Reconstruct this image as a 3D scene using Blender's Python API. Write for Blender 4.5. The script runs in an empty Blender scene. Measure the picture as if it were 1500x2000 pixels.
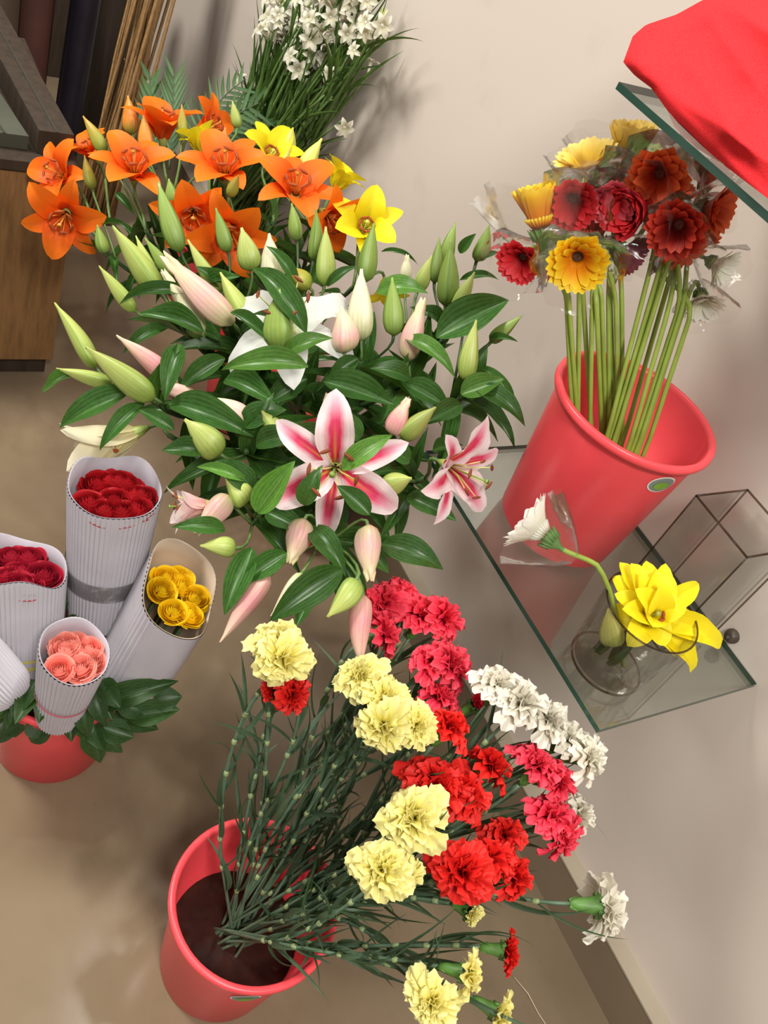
import bpy, math, random
import numpy as np
from mathutils import Vector, Matrix

random.seed(7)
rng = np.random.default_rng(7)
PI = math.pi
scene = bpy.context.scene
COL = scene.collection

# ------------------------------------------------------------------ camera
F_PX, PITCH, ROLL, YAW = 1765.58, 0.715217, 0.472869, 0.775433
FW = Vector((math.sin(YAW) * math.cos(PITCH), math.cos(YAW) * math.cos(PITCH), -math.sin(PITCH)))
_r = FW.cross(Vector((0, 0, 1))).normalized()
_u = _r.cross(FW)
RT = _r * math.cos(ROLL) + _u * math.sin(ROLL)
UP = -_r * math.sin(ROLL) + _u * math.cos(ROLL)
CAM = Vector((0, 0, 1.45))
cd = bpy.data.cameras.new('camera')
cam = bpy.data.objects.new('camera', cd)
COL.objects.link(cam)
cam.matrix_world = Matrix(((RT.x, UP.x, -FW.x, CAM.x), (RT.y, UP.y, -FW.y, CAM.y), (RT.z, UP.z, -FW.z, CAM.z), (0, 0, 0, 1)))
cd.sensor_fit = 'VERTICAL'
cd.sensor_height = 36
cd.lens = F_PX / 2000 * 36
cd.clip_start = 0.02
scene.camera = cam


def ray(x, y):
    return FW + RT * ((x - 750) / F_PX) - UP * ((y - 1000) / F_PX)


def P(x, y, dep):
    return CAM + ray(x, y) * dep


def hit(x, y, ax, val):
    d = ray(x, y)
    return CAM + d * ((val - CAM[ax]) / d[ax])


# ------------------------------------------------------------------ light
vs = scene.view_settings
vs.view_transform = 'Standard'
vs.look = 'None'
vs.gamma = 1
vs.use_curve_mapping = False
vs.exposure = 0.0
scene.cycles.transparent_max_bounces = 40
w = bpy.data.worlds.new('world')
scene.world = w
w.use_nodes = True
w.node_tree.nodes['Background'].inputs[0].default_value = (1.0, 0.965, 0.92, 1)
w.node_tree.nodes['Background'].inputs[1].default_value = 0.44


def lamp(name, loc, size, power, col=(.97, .945, .87)):
    l = bpy.data.lights.new(name, 'AREA')
    l.shape = 'DISK'
    l.size = size
    l.energy = power
    l.color = col
    o = bpy.data.objects.new(name, l)
    o.location = loc
    COL.objects.link(o)
    return o


lamp('ceiling_or_fill_lamp', (-0.80, 2.10, 2.75), 0.75, 110)
lamp('ceiling_or_fill_lamp', (0.92, 0.95, 2.75), 0.10, 14)
lamp('ceiling_or_fill_lamp', (-0.10, -0.80, 2.75), 0.60, 70)  # added fill lamp, brightens the lower right wall and the carnations

# ------------------------------------------------------------------ materials


def srgb(r, g, b):
    def c(v):
        v /= 255
        return v / 12.92 if v <= .04045 else ((v + .055) / 1.055) ** 2.4
    return (c(r), c(g), c(b), 1)


class NT:
    def __init__(s, name):
        s.m = bpy.data.materials.new(name)
        s.m.use_nodes = True
        s.n = s.m.node_tree.nodes
        s.l = s.m.node_tree.links
        s.b = s.n['Principled BSDF']
        s.out = s.n['Material Output']

    def new(s, t, **kw):
        n = s.n.new(t)
        for k, v in kw.items():
            setattr(n, k, v)
        return n

    def ramp(s, stops, fac=None):
        n = s.new('ShaderNodeValToRGB')
        el = n.color_ramp.elements
        while len(el) < len(stops):
            el.new(.5)
        for e, (p, c) in zip(el, stops):
            e.position = p
            e.color = c
        if fac is not None:
            s.l.new(fac, n.inputs[0])
        return n

    def math(s, op, a, b=None):
        n = s.new('ShaderNodeMath', operation=op)
        for i, v in enumerate((a, b)):
            if v is None:
                continue
            if isinstance(v, (int, float)):
                n.inputs[i].default_value = v
            else:
                s.l.new(v, n.inputs[i])
        return n.outputs[0]

    def mix(s, fac, a, b, mode='MIX'):
        n = s.new('ShaderNodeMix', data_type='RGBA', blend_type=mode)
        for i, v in ((0, fac), (6, a), (7, b)):
            if isinstance(v, (int, float)):
                n.inputs[i].default_value = v
            elif isinstance(v, tuple):
                n.inputs[i].default_value = v
            else:
                s.l.new(v, n.inputs[i])
        return n.outputs[2]

    def noise(s, scale, detail=3, vec=None, rough=.5):
        n = s.new('ShaderNodeTexNoise')
        n.inputs['Scale'].default_value = scale
        n.inputs['Detail'].default_value = detail
        n.inputs['Roughness'].default_value = rough
        if vec is not None:
            s.l.new(vec, n.inputs['Vector'])
        return n.outputs['Fac']

    def coord(s, kind='Object', scale=None):
        n = s.new('ShaderNodeTexCoord')
        o = n.outputs[kind]
        if scale:
            mp = s.new('ShaderNodeMapping')
            mp.inputs['Scale'].default_value = scale
            s.l.new(o, mp.inputs['Vector'])
            o = mp.outputs[0]
        return o

    def uv(s):
        n = s.new('ShaderNodeUVMap')
        sp = s.new('ShaderNodeSeparateXYZ')
        s.l.new(n.outputs[0], sp.inputs[0])
        return sp.outputs[0], sp.outputs[1]

    def set(s, **kw):
        for k, v in kw.items():
            k = k.replace('_', ' ')
            i = s.b.inputs[k]
            if isinstance(v, (int, float, tuple)):
                i.default_value = v
            else:
                s.l.new(v, i)

    def bump(s, h, strength=.3, dist=.01):
        n = s.new('ShaderNodeBump')
        n.inputs['Strength'].default_value = strength
        n.inputs['Distance'].default_value = dist
        s.l.new(h, n.inputs['Height'])
        s.l.new(n.outputs[0], s.b.inputs['Normal'])

    def translucent(s, col, fac):
        t = s.new('ShaderNodeBsdfTranslucent')
        if isinstance(col, tuple):
            t.inputs[0].default_value = col
        else:
            s.l.new(col, t.inputs[0])
        mx = s.new('ShaderNodeMixShader')
        mx.inputs[0].default_value = fac
        s.l.new(s.b.outputs[0], mx.inputs[1])
        s.l.new(t.outputs[0], mx.inputs[2])
        s.l.new(mx.outputs[0], s.out.inputs[0])


def plain(name, col, rough=.5, var=.12, scale=30, spec=.5, bump=0):
    t = NT(name)
    v = t.noise(scale, 3, t.coord())
    dark = tuple(c * (1 - var) for c in col[:3]) + (1,)
    lite = tuple(min(1, c * (1 + var)) for c in col[:3]) + (1,)
    r = t.ramp([(.3, dark), (.7, lite)], v)
    t.set(Base_Color=r.outputs[0], Roughness=rough, Specular_IOR_Level=spec)
    if bump:
        t.bump(v, bump, .004)
    return t.m


def petal_mat(name, stops, edge=None, edge_at=.75, rough=.55, tr=.28, vein=.1, mid=None, midw=.1, rnd=.12):
    """colour along the petal (u), optional border colour (v), optional midrib colour"""
    t = NT(name)
    u, v = t.uv()
    c = t.ramp(stops, u).outputs[0]
    av = t.math('ABSOLUTE', t.math('SUBTRACT', t.math('MULTIPLY', v, 2.0), 1.0))
    if edge:
        nz = t.math('MULTIPLY', t.math('SUBTRACT', t.noise(60, 2, t.coord()), .5), .25)
        r = t.ramp([(max(0, edge_at - .3), (0, 0, 0, 1)), (edge_at + .1, (1, 1, 1, 1))], t.math('ADD', av, nz))
        c = t.mix(r.outputs[0], c, edge)
    if mid:
        r = t.ramp([(0, (1, 1, 1, 1)), (midw, (0, 0, 0, 1))], av)
        c = t.mix(t.math('MULTIPLY', r.outputs[0], t.ramp([(.0, (1, 1, 1, 1)), (.6, (0, 0, 0, 1))], u).outputs[0]), c, mid)
    if vein:
        wv = t.math('SINE', t.math('MULTIPLY', v, 70.0))
        wv = t.math('MULTIPLY', t.math('ADD', wv, 1.0), vein * .5)
        c = t.mix(wv, c, (.25, .2, .12, 1), 'MULTIPLY')
    oi = t.new('ShaderNodeObjectInfo')
    hs = t.new('ShaderNodeHueSaturation')
    t.l.new(t.math('ADD', t.math('MULTIPLY', oi.outputs['Random'], rnd * 2), 1 - rnd), hs.inputs['Value'])
    t.l.new(c, hs.inputs['Color'])
    c = hs.outputs[0]
    t.set(Base_Color=c, Roughness=rough, Specular_IOR_Level=.3)
    t.translucent(c, tr)
    return t.m


def film_mat(name, tint=(.97, .97, .97, 1), gloss=.10, milk=.08, bump=.5, scale=45, fres=1.45, rough=.08, fk=.8):
    """clear film or glass wall: see-through with fresnel reflection"""
    t = NT(name)
    tr = t.new('ShaderNodeBsdfTransparent')
    tr.inputs[0].default_value = tint
    gl = t.new('ShaderNodeBsdfGlossy')
    gl.inputs['Roughness'].default_value = rough
    di = t.new('ShaderNodeBsdfTranslucent')
    di.inputs[0].default_value = (.85, .83, .78, 1)
    fr = t.new('ShaderNodeFresnel')
    fr.inputs[0].default_value = fres
    if bump:
        bm = t.new('ShaderNodeBump')
        bm.inputs['Strength'].default_value = bump
        bm.inputs['Distance'].default_value = .01
        t.l.new(t.noise(scale, 2, t.coord()), bm.inputs['Height'])
        t.l.new(bm.outputs[0], gl.inputs['Normal'])
        t.l.new(bm.outputs[0], fr.inputs['Normal'])
    m1 = t.new('ShaderNodeMixShader')
    m1.inputs[0].default_value = milk
    t.l.new(tr.outputs[0], m1.inputs[1])
    t.l.new(di.outputs[0], m1.inputs[2])
    m2 = t.new('ShaderNodeMixShader')
    t.l.new(t.math('ADD', t.math('MULTIPLY', fr.outputs[0], fk), gloss * .3), m2.inputs[0])
    t.l.new(m1.outputs[0], m2.inputs[1])
    t.l.new(gl.outputs[0], m2.inputs[2])
    t.l.new(m2.outputs[0], t.out.inputs[0])
    return t.m


M = {}
M['bucket'] = plain('coral_plastic', srgb(240, 78, 86), .34, .05, 14)
M['sticker_white'] = plain('sticker_white', srgb(225, 225, 215), .5, .03)
M['sticker_green'] = plain('sticker_green', srgb(120, 160, 50), .5, .1)
M['sticker_grey'] = plain('sticker_grey', srgb(120, 130, 125), .5, .05)
M['water'] = plain('murky_water', srgb(50, 24, 18), .5, .4, 30, .15)
M['stem'] = plain('stem_green', srgb(92, 120, 62), .5, .2, 40)
M['stem_dark'] = plain('stem_dark', srgb(62, 80, 48), .55, .25, 40)
M['stem_lily'] = plain('lily_stem', srgb(58, 84, 44), .5, .2, 40)
M['gerbera_stem'] = plain('gerbera_stem', srgb(142, 162, 66), .45, .15, 30)
M['calyx'] = plain('calyx_green', srgb(78, 118, 50), .5, .2, 60)
M['carn_stem'] = plain('carnation_stem', srgb(84, 108, 84), .55, .2, 50)
M['node'] = plain('stem_node', srgb(135, 150, 105), .55, .15, 60)
M['anther'] = plain('anther_brown', srgb(120, 56, 22), .8, .2, 80)
M['anther_orange'] = plain('anther_orange', srgb(150, 66, 18), .8, .2, 80)
M['filament'] = plain('filament', srgb(205, 200, 120), .5, .1)


def leaf_mat(name, a, b, mid, rough=.36):
    t = NT(name)
    u, v = t.uv()
    av = t.math('ABSOLUTE', t.math('SUBTRACT', t.math('MULTIPLY', v, 2.0), 1.0))
    n = t.noise(14, 3, t.coord())
    c = t.ramp([(.3, a), (.75, b)], n).outputs[0]
    wv = t.math('MULTIPLY', t.math('ADD', t.math('SINE', t.math('MULTIPLY', v, 55.0)), 1.0), .1)
    c = t.mix(wv, c, mid)
    r = t.ramp([(0, (1, 1, 1, 1)), (.09, (0, 0, 0, 1))], av)
    c = t.mix(t.math('MULTIPLY', r.outputs[0], .3), c, mid)
    oi = t.new('ShaderNodeObjectInfo')
    hs = t.new('ShaderNodeHueSaturation')
    t.l.new(t.math('ADD', t.math('MULTIPLY', oi.outputs['Random'], .5), .75), hs.inputs['Value'])
    t.l.new(c, hs.inputs['Color'])
    c = hs.outputs[0]
    t.set(Base_Color=c, Roughness=rough, Specular_IOR_Level=.45)
    t.translucent(t.mix(.5, c, srgb(110, 150, 40)), .22)
    return t.m


M['leaf'] = leaf_mat('lily_leaf', srgb(36, 70, 28), srgb(54, 98, 36), srgb(105, 150, 70))
M['leaf_light'] = leaf_mat('lily_leaf_young', srgb(62, 106, 36), srgb(86, 132, 48), srgb(140, 180, 90))
M['leaf_carn'] = leaf_mat('carnation_leaf', srgb(48, 70, 50), srgb(70, 92, 66), srgb(100, 120, 90), .55)
M['leaf_rose'] = leaf_mat('rose_leaf', srgb(36, 62, 30), srgb(54, 84, 40), srgb(80, 110, 60), .45)
M['leaf_tub'] = leaf_mat('tuberose_leaf', srgb(54, 84, 34), srgb(84, 116, 50), srgb(110, 140, 70), .5)
M['leaf_palm'] = leaf_mat('palm_leaf', srgb(52, 82, 44), srgb(74, 104, 58), srgb(100, 130, 80), .5)

# carnation / rose / gerbera colours
M['c_yellow'] = petal_mat('carnation_yellow', [(0, srgb(214, 204, 100)), (.6, srgb(238, 227, 120)), (1, srgb(243, 236, 164))], vein=.05, rnd=.06)
M['c_red'] = petal_mat('carnation_red', [(0, srgb(120, 12, 12)), (.7, srgb(212, 26, 24)), (1, srgb(230, 44, 36))], vein=.1, tr=.2)
M['c_pink'] = petal_mat('carnation_pink', [(0, srgb(170, 30, 60)), (.7, srgb(236, 44, 78)), (1, srgb(250, 84, 104))], vein=.1, tr=.22)
M['c_white'] = petal_mat('carnation_white', [(0, srgb(196, 194, 156)), (.5, srgb(230, 225, 206)), (1, srgb(240, 236, 224))], vein=.03, rnd=.05)
M['r_red'] = petal_mat('rose_red', [(0, srgb(90, 6, 12)), (.7, srgb(146, 12, 22)), (1, srgb(180, 20, 30))], vein=.08, tr=.12, rough=.6)
M['r_crimson'] = petal_mat('rose_crimson', [(0, srgb(78, 4, 18)), (.7, srgb(150, 14, 38)), (1, srgb(180, 28, 52))], vein=.08, tr=.12, rough=.6)
M['r_yellow'] = petal_mat('rose_yellow', [(0, srgb(215, 150, 10)), (.6, srgb(246, 196, 8)), (1, srgb(252, 214, 30))], vein=.05, tr=.25)
M['r_pink'] = petal_mat('rose_pink', [(0, srgb(236, 112, 96)), (.6, srgb(250, 142, 126)), (1, srgb(255, 176, 162))], vein=.05, tr=.25)
M['g_yellow'] = petal_mat('gerbera_yellow', [(0, srgb(224, 110, 10)), (.5, srgb(240, 160, 18)), (.85, srgb(246, 204, 30)), (1, srgb(250, 222, 70))], vein=.12)
M['g_paleyellow'] = petal_mat('gerbera_pale_yellow', [(0, srgb(226, 170, 40)), (.6, srgb(240, 206, 76)), (1, srgb(248, 226, 130))], vein=.1)
M['g_red'] = petal_mat('gerbera_red', [(0, srgb(130, 14, 20)), (.6, srgb(204, 34, 42)), (1, srgb(220, 60, 66))], vein=.12)
M['g_pink'] = petal_mat('gerbera_pink', [(0, srgb(150, 30, 50)), (.6, srgb(206, 66, 84)), (1, srgb(226, 110, 120))], vein=.12)
M['g_orange'] = petal_mat('gerbera_orange', [(0, srgb(170, 40, 14)), (.5, srgb(216, 72, 30)), (1, srgb(236, 112, 58))], vein=.12)
M['g_darkred'] = petal_mat('gerbera_dark_red', [(0, srgb(110, 18, 16)), (.6, srgb(176, 34, 26)), (1, srgb(206, 66, 44))], vein=.12)
M['g_purple'] = petal_mat('gerbera_purple', [(0, srgb(80, 24, 40)), (.6, srgb(116, 36, 60)), (1, srgb(140, 54, 74))], vein=.12)
M['g_white'] = petal_mat('gerbera_white', [(0, srgb(225, 220, 180)), (.5, srgb(244, 240, 226)), (1, srgb(252, 250, 244))], vein=.05, rnd=.05)
M['disc_dark'] = plain('gerbera_disc_dark', srgb(78, 48, 24), .8, .4, 200, bump=.6)
M['disc_red'] = plain('gerbera_disc_red', srgb(104, 40, 24), .8, .4, 200, bump=.6)
M['disc_green'] = plain('gerbera_disc_green', srgb(130, 130, 40), .8, .4, 200, bump=.6)
# lily petals
M['l_orange'] = petal_mat('orange_lily', [(0, srgb(214, 84, 10)), (.35, srgb(240, 92, 14)), (1, srgb(255, 132, 26))], vein=.06, mid=srgb(190, 60, 8), midw=.16, rnd=.07)
M['l_yellow'] = petal_mat('yellow_lily', [(0, srgb(206, 196, 30)), (.4, srgb(244, 224, 24)), (1, srgb(252, 236, 40))], vein=.05, mid=srgb(200, 190, 40), midw=.14, rnd=.05)
M['l_pink'] = petal_mat('pink_lily', [(0, srgb(226, 150, 70)), (.12, srgb(206, 30, 66)), (.6, srgb(222, 60, 104)), (.8, srgb(240, 170, 190)), (1, srgb(248, 226, 228))], edge=srgb(240, 218, 222), edge_at=.54, mid=srgb(236, 170, 60), midw=.14, rnd=.04)
M['l_white'] = petal_mat('white_lily', [(0, srgb(180, 190, 130)), (.2, srgb(222, 224, 216)), (1, srgb(232, 232, 230))], vein=.03, mid=srgb(220, 226, 190), midw=.12, rnd=.04)
M['l_pale'] = petal_mat('pale_lily', [(0, srgb(220, 206, 150)), (.4, srgb(242, 232, 196)), (1, srgb(248, 240, 214))], vein=.04, rnd=.04)
M['l_blush'] = petal_mat('blush_lily', [(0, srgb(224, 170, 150)), (.5, srgb(240, 206, 206)), (1, srgb(250, 236, 234))], vein=.04, mid=srgb(220, 110, 130), midw=.3, rnd=.04)


def bud_mat(name, base, midc, tip, ridge, rf=.5):
    t = NT(name)
    u, v = t.uv()
    nz = t.math('MULTIPLY', t.math('SUBTRACT', t.noise(9, 2, t.coord()), .5), .3)
    c = t.ramp([(0, base), (.4, midc), (.97, tip)], t.math('ADD', u, nz)).outputs[0]
    rg = t.math('COSINE', t.math('MULTIPLY', v, 2 * PI * 3))
    r = t.ramp([(.7, (0, 0, 0, 1)), (1, (1, 1, 1, 1))], rg)
    c = t.mix(t.math('MULTIPLY', r.outputs[0], rf), c, ridge)
    wv = t.math('MULTIPLY', t.math('ADD', t.math('SINE', t.math('MULTIPLY', v, 2 * PI * 17)), 1.0), .07)
    c = t.mix(wv, c, (.2, .2, .08, 1), 'MULTIPLY')
    oi = t.new('ShaderNodeObjectInfo')
    hs = t.new('ShaderNodeHueSaturation')
    t.l.new(t.math('ADD', t.math('MULTIPLY', oi.outputs['Random'], .24), .88), hs.inputs['Value'])
    t.l.new(c, hs.inputs['Color'])
    t.set(Base_Color=hs.outputs[0], Roughness=.42, Specular_IOR_Level=.4)
    return t.m


M['b_green'] = bud_mat('green_bud', srgb(106, 134, 58), srgb(132, 154, 74), srgb(138, 164, 78), srgb(84, 118, 46), .7)
M['b_lime'] = bud_mat('lime_bud', srgb(128, 152, 64), srgb(164, 178, 94), srgb(182, 190, 108), srgb(114, 142, 56), .6)
M['b_pink'] = bud_mat('pink_bud', srgb(176, 176, 120), srgb(226, 178, 172), srgb(236, 224, 176), srgb(198, 130, 136))
M['b_rose'] = bud_mat('rose_pink_bud', srgb(206, 170, 150), srgb(220, 150, 152), srgb(232, 208, 178), srgb(190, 104, 116))
M['b_cream'] = bud_mat('cream_bud', srgb(186, 196, 136), srgb(226, 220, 190), srgb(240, 232, 196), srgb(206, 206, 150))
M['b_orange'] = bud_mat('orange_bud', srgb(130, 140, 50), srgb(214, 132, 50), srgb(220, 140, 50), srgb(180, 110, 40))
M['b_olive'] = bud_mat('olive_bud', srgb(112, 132, 50), srgb(150, 148, 56), srgb(170, 130, 46), srgb(120, 116, 44))
M['b_yellow'] = bud_mat('yellow_bud', srgb(160, 176, 76), srgb(214, 212, 104), srgb(222, 214, 104), srgb(186, 186, 80))

# setting
t = NT('wall_paint')
n1 = t.noise(1.3, 4, t.coord())
n2 = t.noise(9, 5, t.coord())
c = t.mix(t.math('MULTIPLY', t.ramp([(.4, (0, 0, 0, 1)), (.75, (1, 1, 1, 1))], n1).outputs[0], .35), srgb(212, 200, 190), srgb(196, 182, 170))
c = t.mix(t.math('MULTIPLY', t.ramp([(.62, (0, 0, 0, 1)), (.75, (1, 1, 1, 1))], n2).outputs[0], .12), c, srgb(160, 142, 128))
t.set(Base_Color=c, Roughness=.38, Specular_IOR_Level=.35)
t.bump(t.noise(220, 3, t.coord()), .06, .002)
M['wall'] = t.m
t = NT('floor_tile')
n1 = t.noise(2.2, 5, t.coord(scale=(1, 1, 1)))
n2 = t.noise(6, 6, t.coord(scale=(1, .5, 1)), .65)
c = t.ramp([(.25, srgb(108, 94, 76)), (.5, srgb(126, 109, 88)), (.8, srgb(144, 126, 102))], n1).outputs[0]
c = t.mix(t.math('MULTIPLY', t.ramp([(.52, (0, 0, 0, 1)), (.68, (1, 1, 1, 1))], n2).outputs[0], .28), c, srgb(88, 74, 56))
n3 = t.noise(60, 2, t.coord())
c = t.mix(t.math('MULTIPLY', t.ramp([(.76, (0, 0, 0, 1)), (.8, (1, 1, 1, 1))], n3).outputs[0], .4), c, srgb(66, 56, 42))
t.set(Base_Color=c, Roughness=t.ramp([(.3, (.10, .10, .10, 1)), (.7, (.2, .2, .2, 1))], n2).outputs[0], Specular_IOR_Level=.38)
M['floor'] = t.m
M['skirting'] = plain('skirting_tile', srgb(128, 112, 92), .28, .08, 5)
M['grout'] = plain('skirting_ledge', srgb(160, 148, 130), .5, .08, 8)


def wood_mat(name, a, b, scale=(3, 3, .6)):
    t = NT(name)
    v = t.coord(scale=scale)
    n = t.noise(7, 6, v, .6)
    n2 = t.noise(30, 3, v)
    c = t.ramp([(.25, a), (.75, b)], n).outputs[0]
    c = t.mix(t.math('MULTIPLY', n2, .3), c, a)
    t.set(Base_Color=c, Roughness=.55)
    t.bump(n2, .15, .002)
    return t.m


M['wood'] = wood_mat('cabinet_wood', srgb(100, 72, 42), srgb(156, 116, 70), (9, 9, 1.2))
M['wood_dark'] = wood_mat('dark_wood', srgb(42, 33, 26), srgb(66, 53, 41), (9, 9, 1))
M['navy'] = plain('navy_paper', srgb(36, 32, 44), .4, .2, 9)
M['brownpaper'] = plain('brown_paper', srgb(78, 64, 52), .7, .2, 8)
M['olivepaper'] = plain('olive_paper', srgb(48, 47, 36), .7, .2, 8)
M['greypaper'] = plain('grey_paper', srgb(70, 72, 60), .6, .15, 8)
M['redpaper'] = plain('faded_red_paper', srgb(84, 50, 42), .7, .2, 8)
M['stick'] = wood_mat('dry_stick', srgb(112, 80, 48), srgb(172, 134, 84), (40, 40, 4))
M['glass_top'] = film_mat('shelf_glass', (.925, .955, .935, 1), .02, .02, 0, fres=1.5, rough=.02, fk=.5)
M['glass_edge'] = plain('glass_edge_green', srgb(44, 72, 60), .12, .2, 12)
M['glass_wall'] = film_mat('vase_glass', (.975, .98, .97, 1), .01, .01, 0, fres=1.35, rough=.03, fk=.55)
M['glass_rim'] = film_mat('vase_rim_glass', (.52, .44, .38, 1), .02, .02, 0, fres=1.3, rough=.2, fk=.4)
M['film'] = film_mat('clear_film', (.99, .99, .985, 1), .06, .06, .35, 30, 1.18, .14)
M['metal'] = plain('dark_metal', srgb(70, 58, 48), .45, .3, 60)
M['card_out'] = plain('corrugated_card', srgb(182, 177, 184), .75, .06, 20)
M['card_in'] = plain('card_lining', srgb(176, 168, 178), .75, .06, 20)
M['card_warm'] = plain('card_lining_warm', srgb(206, 186, 164), .75, .05, 20)
M['tape'] = film_mat('clear_tape', (.96, .955, .92, 1), .25, .05, .6, 30, 1.4, .15)
M['string'] = plain('yellow_string', srgb(186, 178, 92), .6, .1)
M['pinkline'] = plain('pink_thread', srgb(206, 100, 116), .6, .1)
t = NT('red_fabric')
n = t.noise(900, 2, t.coord())
c = t.ramp([(.35, srgb(206, 34, 42)), (.65, srgb(228, 52, 56))], n).outputs[0]
t.set(Base_Color=c, Roughness=.85, Specular_IOR_Level=.15)
t.bump(n, .25, .001)
M['fabric'] = t.m
M['cloth_shade'] = plain('cloth_shade_brown', srgb(104, 52, 26), .5, .25, 60)  # brown of the shade painted under the red cloth

# ------------------------------------------------------------------ mesh helpers


def mesh(name, V, Fc, mats, UV=None, mi=None, smooth=True):
    me = bpy.data.meshes.new(name)
    me.from_pydata([tuple(v) for v in V], [], Fc)
    for m in mats:
        me.materials.append(m)
    if UV is not None:
        l = me.uv_layers.new(name='UVMap')
        idx = np.empty(len(me.loops), dtype=np.int32)
        me.loops.foreach_get('vertex_index', idx)
        l.data.foreach_set('uv', np.asarray(UV, dtype=np.float32)[idx].ravel())
    if mi is not None:
        me.polygons.foreach_set('material_index', np.asarray(mi, dtype=np.int32))
    me.polygons.foreach_set('use_smooth', np.full(len(me.polygons), smooth))
    me.update()
    return me


class MB:
    def __init__(s):
        s.V, s.F, s.U, s.I = [], [], [], []

    def add(s, V, Fc, U=None, mi=0):
        o = len(s.V)
        s.V += [tuple(v) for v in V]
        s.F += [tuple(i + o for i in f) for f in Fc]
        s.U += [tuple(q) for q in U] if U is not None else [(0, 0)] * len(V)
        s.I += [mi] * len(Fc)

    def grid(s, fn, nu, nv, mi=0, v0=-1., v1=1.):
        V, U = [], []
        for i in range(nu + 1):
            for j in range(nv + 1):
                a, b = i / nu, v0 + (v1 - v0) * j / nv
                V.append(fn(a, b))
                U.append((a, j / nv))
        Fc = [(i * (nv + 1) + j, i * (nv + 1) + j + 1, (i + 1) * (nv + 1) + j + 1, (i + 1) * (nv + 1) + j) for i in range(nu) for j in range(nv)]
        s.add(V, Fc, U, mi)

    def tube(s, pts, rad, n=6, mi=0, cap=True):
        pts = [Vector(p) for p in pts]
        m = len(pts)
        if not hasattr(rad, '__len__'):
            rad = [rad] * m
        T = [(pts[min(i + 1, m - 1)] - pts[max(i - 1, 0)]).normalized() for i in range(m)]
        a = Vector((0, 0, 1)) if abs(T[0].z) < .9 else Vector((1, 0, 0))
        x = T[0].cross(a).normalized()
        V, U = [], []
        for i in range(m):
            x = (x - T[i] * x.dot(T[i])).normalized()
            y = T[i].cross(x)
            for k in range(n):
                q = 2 * PI * k / n
                V.append(pts[i] + (x * math.cos(q) + y * math.sin(q)) * rad[i])
                U.append((i / (m - 1), k / n))
        Fc = [(i * n + k, i * n + (k + 1) % n, (i + 1) * n + (k + 1) % n, (i + 1) * n + k) for i in range(m - 1) for k in range(n)]
        if cap:
            Fc.append(tuple(range(n))[::-1])
            Fc.append(tuple((m - 1) * n + k for k in range(n)))
        s.add(V, Fc, U, mi)

    def lathe(s, prof, n=32, mi=0, closed=False):
        V, U = [], []
        m = len(prof)
        for i, (r, z) in enumerate(prof):
            for k in range(n):
                q = 2 * PI * k / n
                V.append((r * math.cos(q), r * math.sin(q), z))
                U.append((i / max(1, m - 1), k / n))
        Fc = []
        rows = m if closed else m - 1
        for i in range(rows):
            j = (i + 1) % m
            for k in range(n):
                Fc.append((i * n + k, i * n + (k + 1) % n, j * n + (k + 1) % n, j * n + k))
        s.add(V, Fc, U, mi)

    def box(s, a, b, mi=0):
        (x0, y0, z0), (x1, y1, z1) = a, b
        V = [(x, y, z) for x in (x0, x1) for y in (y0, y1) for z in (z0, z1)]
        Fc = [(0, 1, 3, 2), (4, 6, 7, 5), (0, 4, 5, 1), (2, 3, 7, 6), (0, 2, 6, 4), (1, 5, 7, 3)]
        s.add(V, Fc, None, mi)

    def mesh(s, name, mats, smooth=True):
        return mesh(name, s.V, s.F, mats, s.U, s.I, smooth)


WM = {}


def link(name, data, parent=None, mw=None, mat=None):
    """link an object; mw is its world matrix"""
    o = bpy.data.objects.new(name, data)
    COL.objects.link(o)
    mw = mw if mw is not None else Matrix.Identity(4)
    WM[o] = mw
    if parent is not None:
        o.parent = parent
        o.matrix_basis = WM[parent].inverted() @ mw
    else:
        o.matrix_basis = mw
    if mat is not None:
        o.material_slots[0].link = 'OBJECT'
        o.material_slots[0].material = mat
    return o


def tag(o, label, cat, group=None):
    o['label'] = label
    o['category'] = cat
    if group:
        o['group'] = group
    return o


def thing(name, loc, label, cat, group=None):
    o = link(name, None, None, Matrix.Translation(loc))
    o.empty_display_size = .02
    return tag(o, label, cat, group)


def struct(o):
    o['kind'] = 'structure'
    return o


def frame(org, z, x=None, sc=(1, 1, 1)):
    z = Vector(z).normalized()
    if x is None:
        x = Vector((1, 0, 0)) if abs(z.x) < .8 else Vector((0, 1, 0))
    x = Vector(x)
    x = x - z * x.dot(z)
    if x.length < 1e-6:
        x = z.orthogonal()
    x.normalize()
    y = z.cross(x)
    return Matrix(((x.x * sc[0], y.x * sc[1], z.x * sc[2], org[0]), (x.y * sc[0], y.y * sc[1], z.y * sc[2], org[1]),
                   (x.z * sc[0], y.z * sc[1], z.z * sc[2], org[2]), (0, 0, 0, 1)))


def idir(deg):
    """image-plane direction: 0 = right, 90 = up in the picture"""
    return RT * math.cos(math.radians(deg)) + UP * math.sin(math.radians(deg))


def face(deg, side, p=None):
    """facing: towards the viewer's place (side 0) turned by `side` degrees towards picture direction deg"""
    back = (CAM - p).normalized() if p is not None else -FW
    s = math.radians(side)
    return (back * math.cos(s) + idir(deg) * math.sin(s)).normalized()


def bez(a, b, c, d, n=12):
    a, b, c, d = map(Vector, (a, b, c, d))
    out = []
    for i in range(n + 1):
        t = i / n
        out.append(a * (1 - t) ** 3 + b * 3 * t * (1 - t) ** 2 + c * 3 * t * t * (1 - t) + d * t ** 3)
    return out


def tube_obj(name, pts, rad, parent, mat, n=6):
    mb = MB()
    o = WM[parent].translation
    mb.tube([Vector(p) - o for p in pts], rad, n)
    return link(name, mb.mesh(name, [mat]), parent, Matrix.Translation(o))


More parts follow.
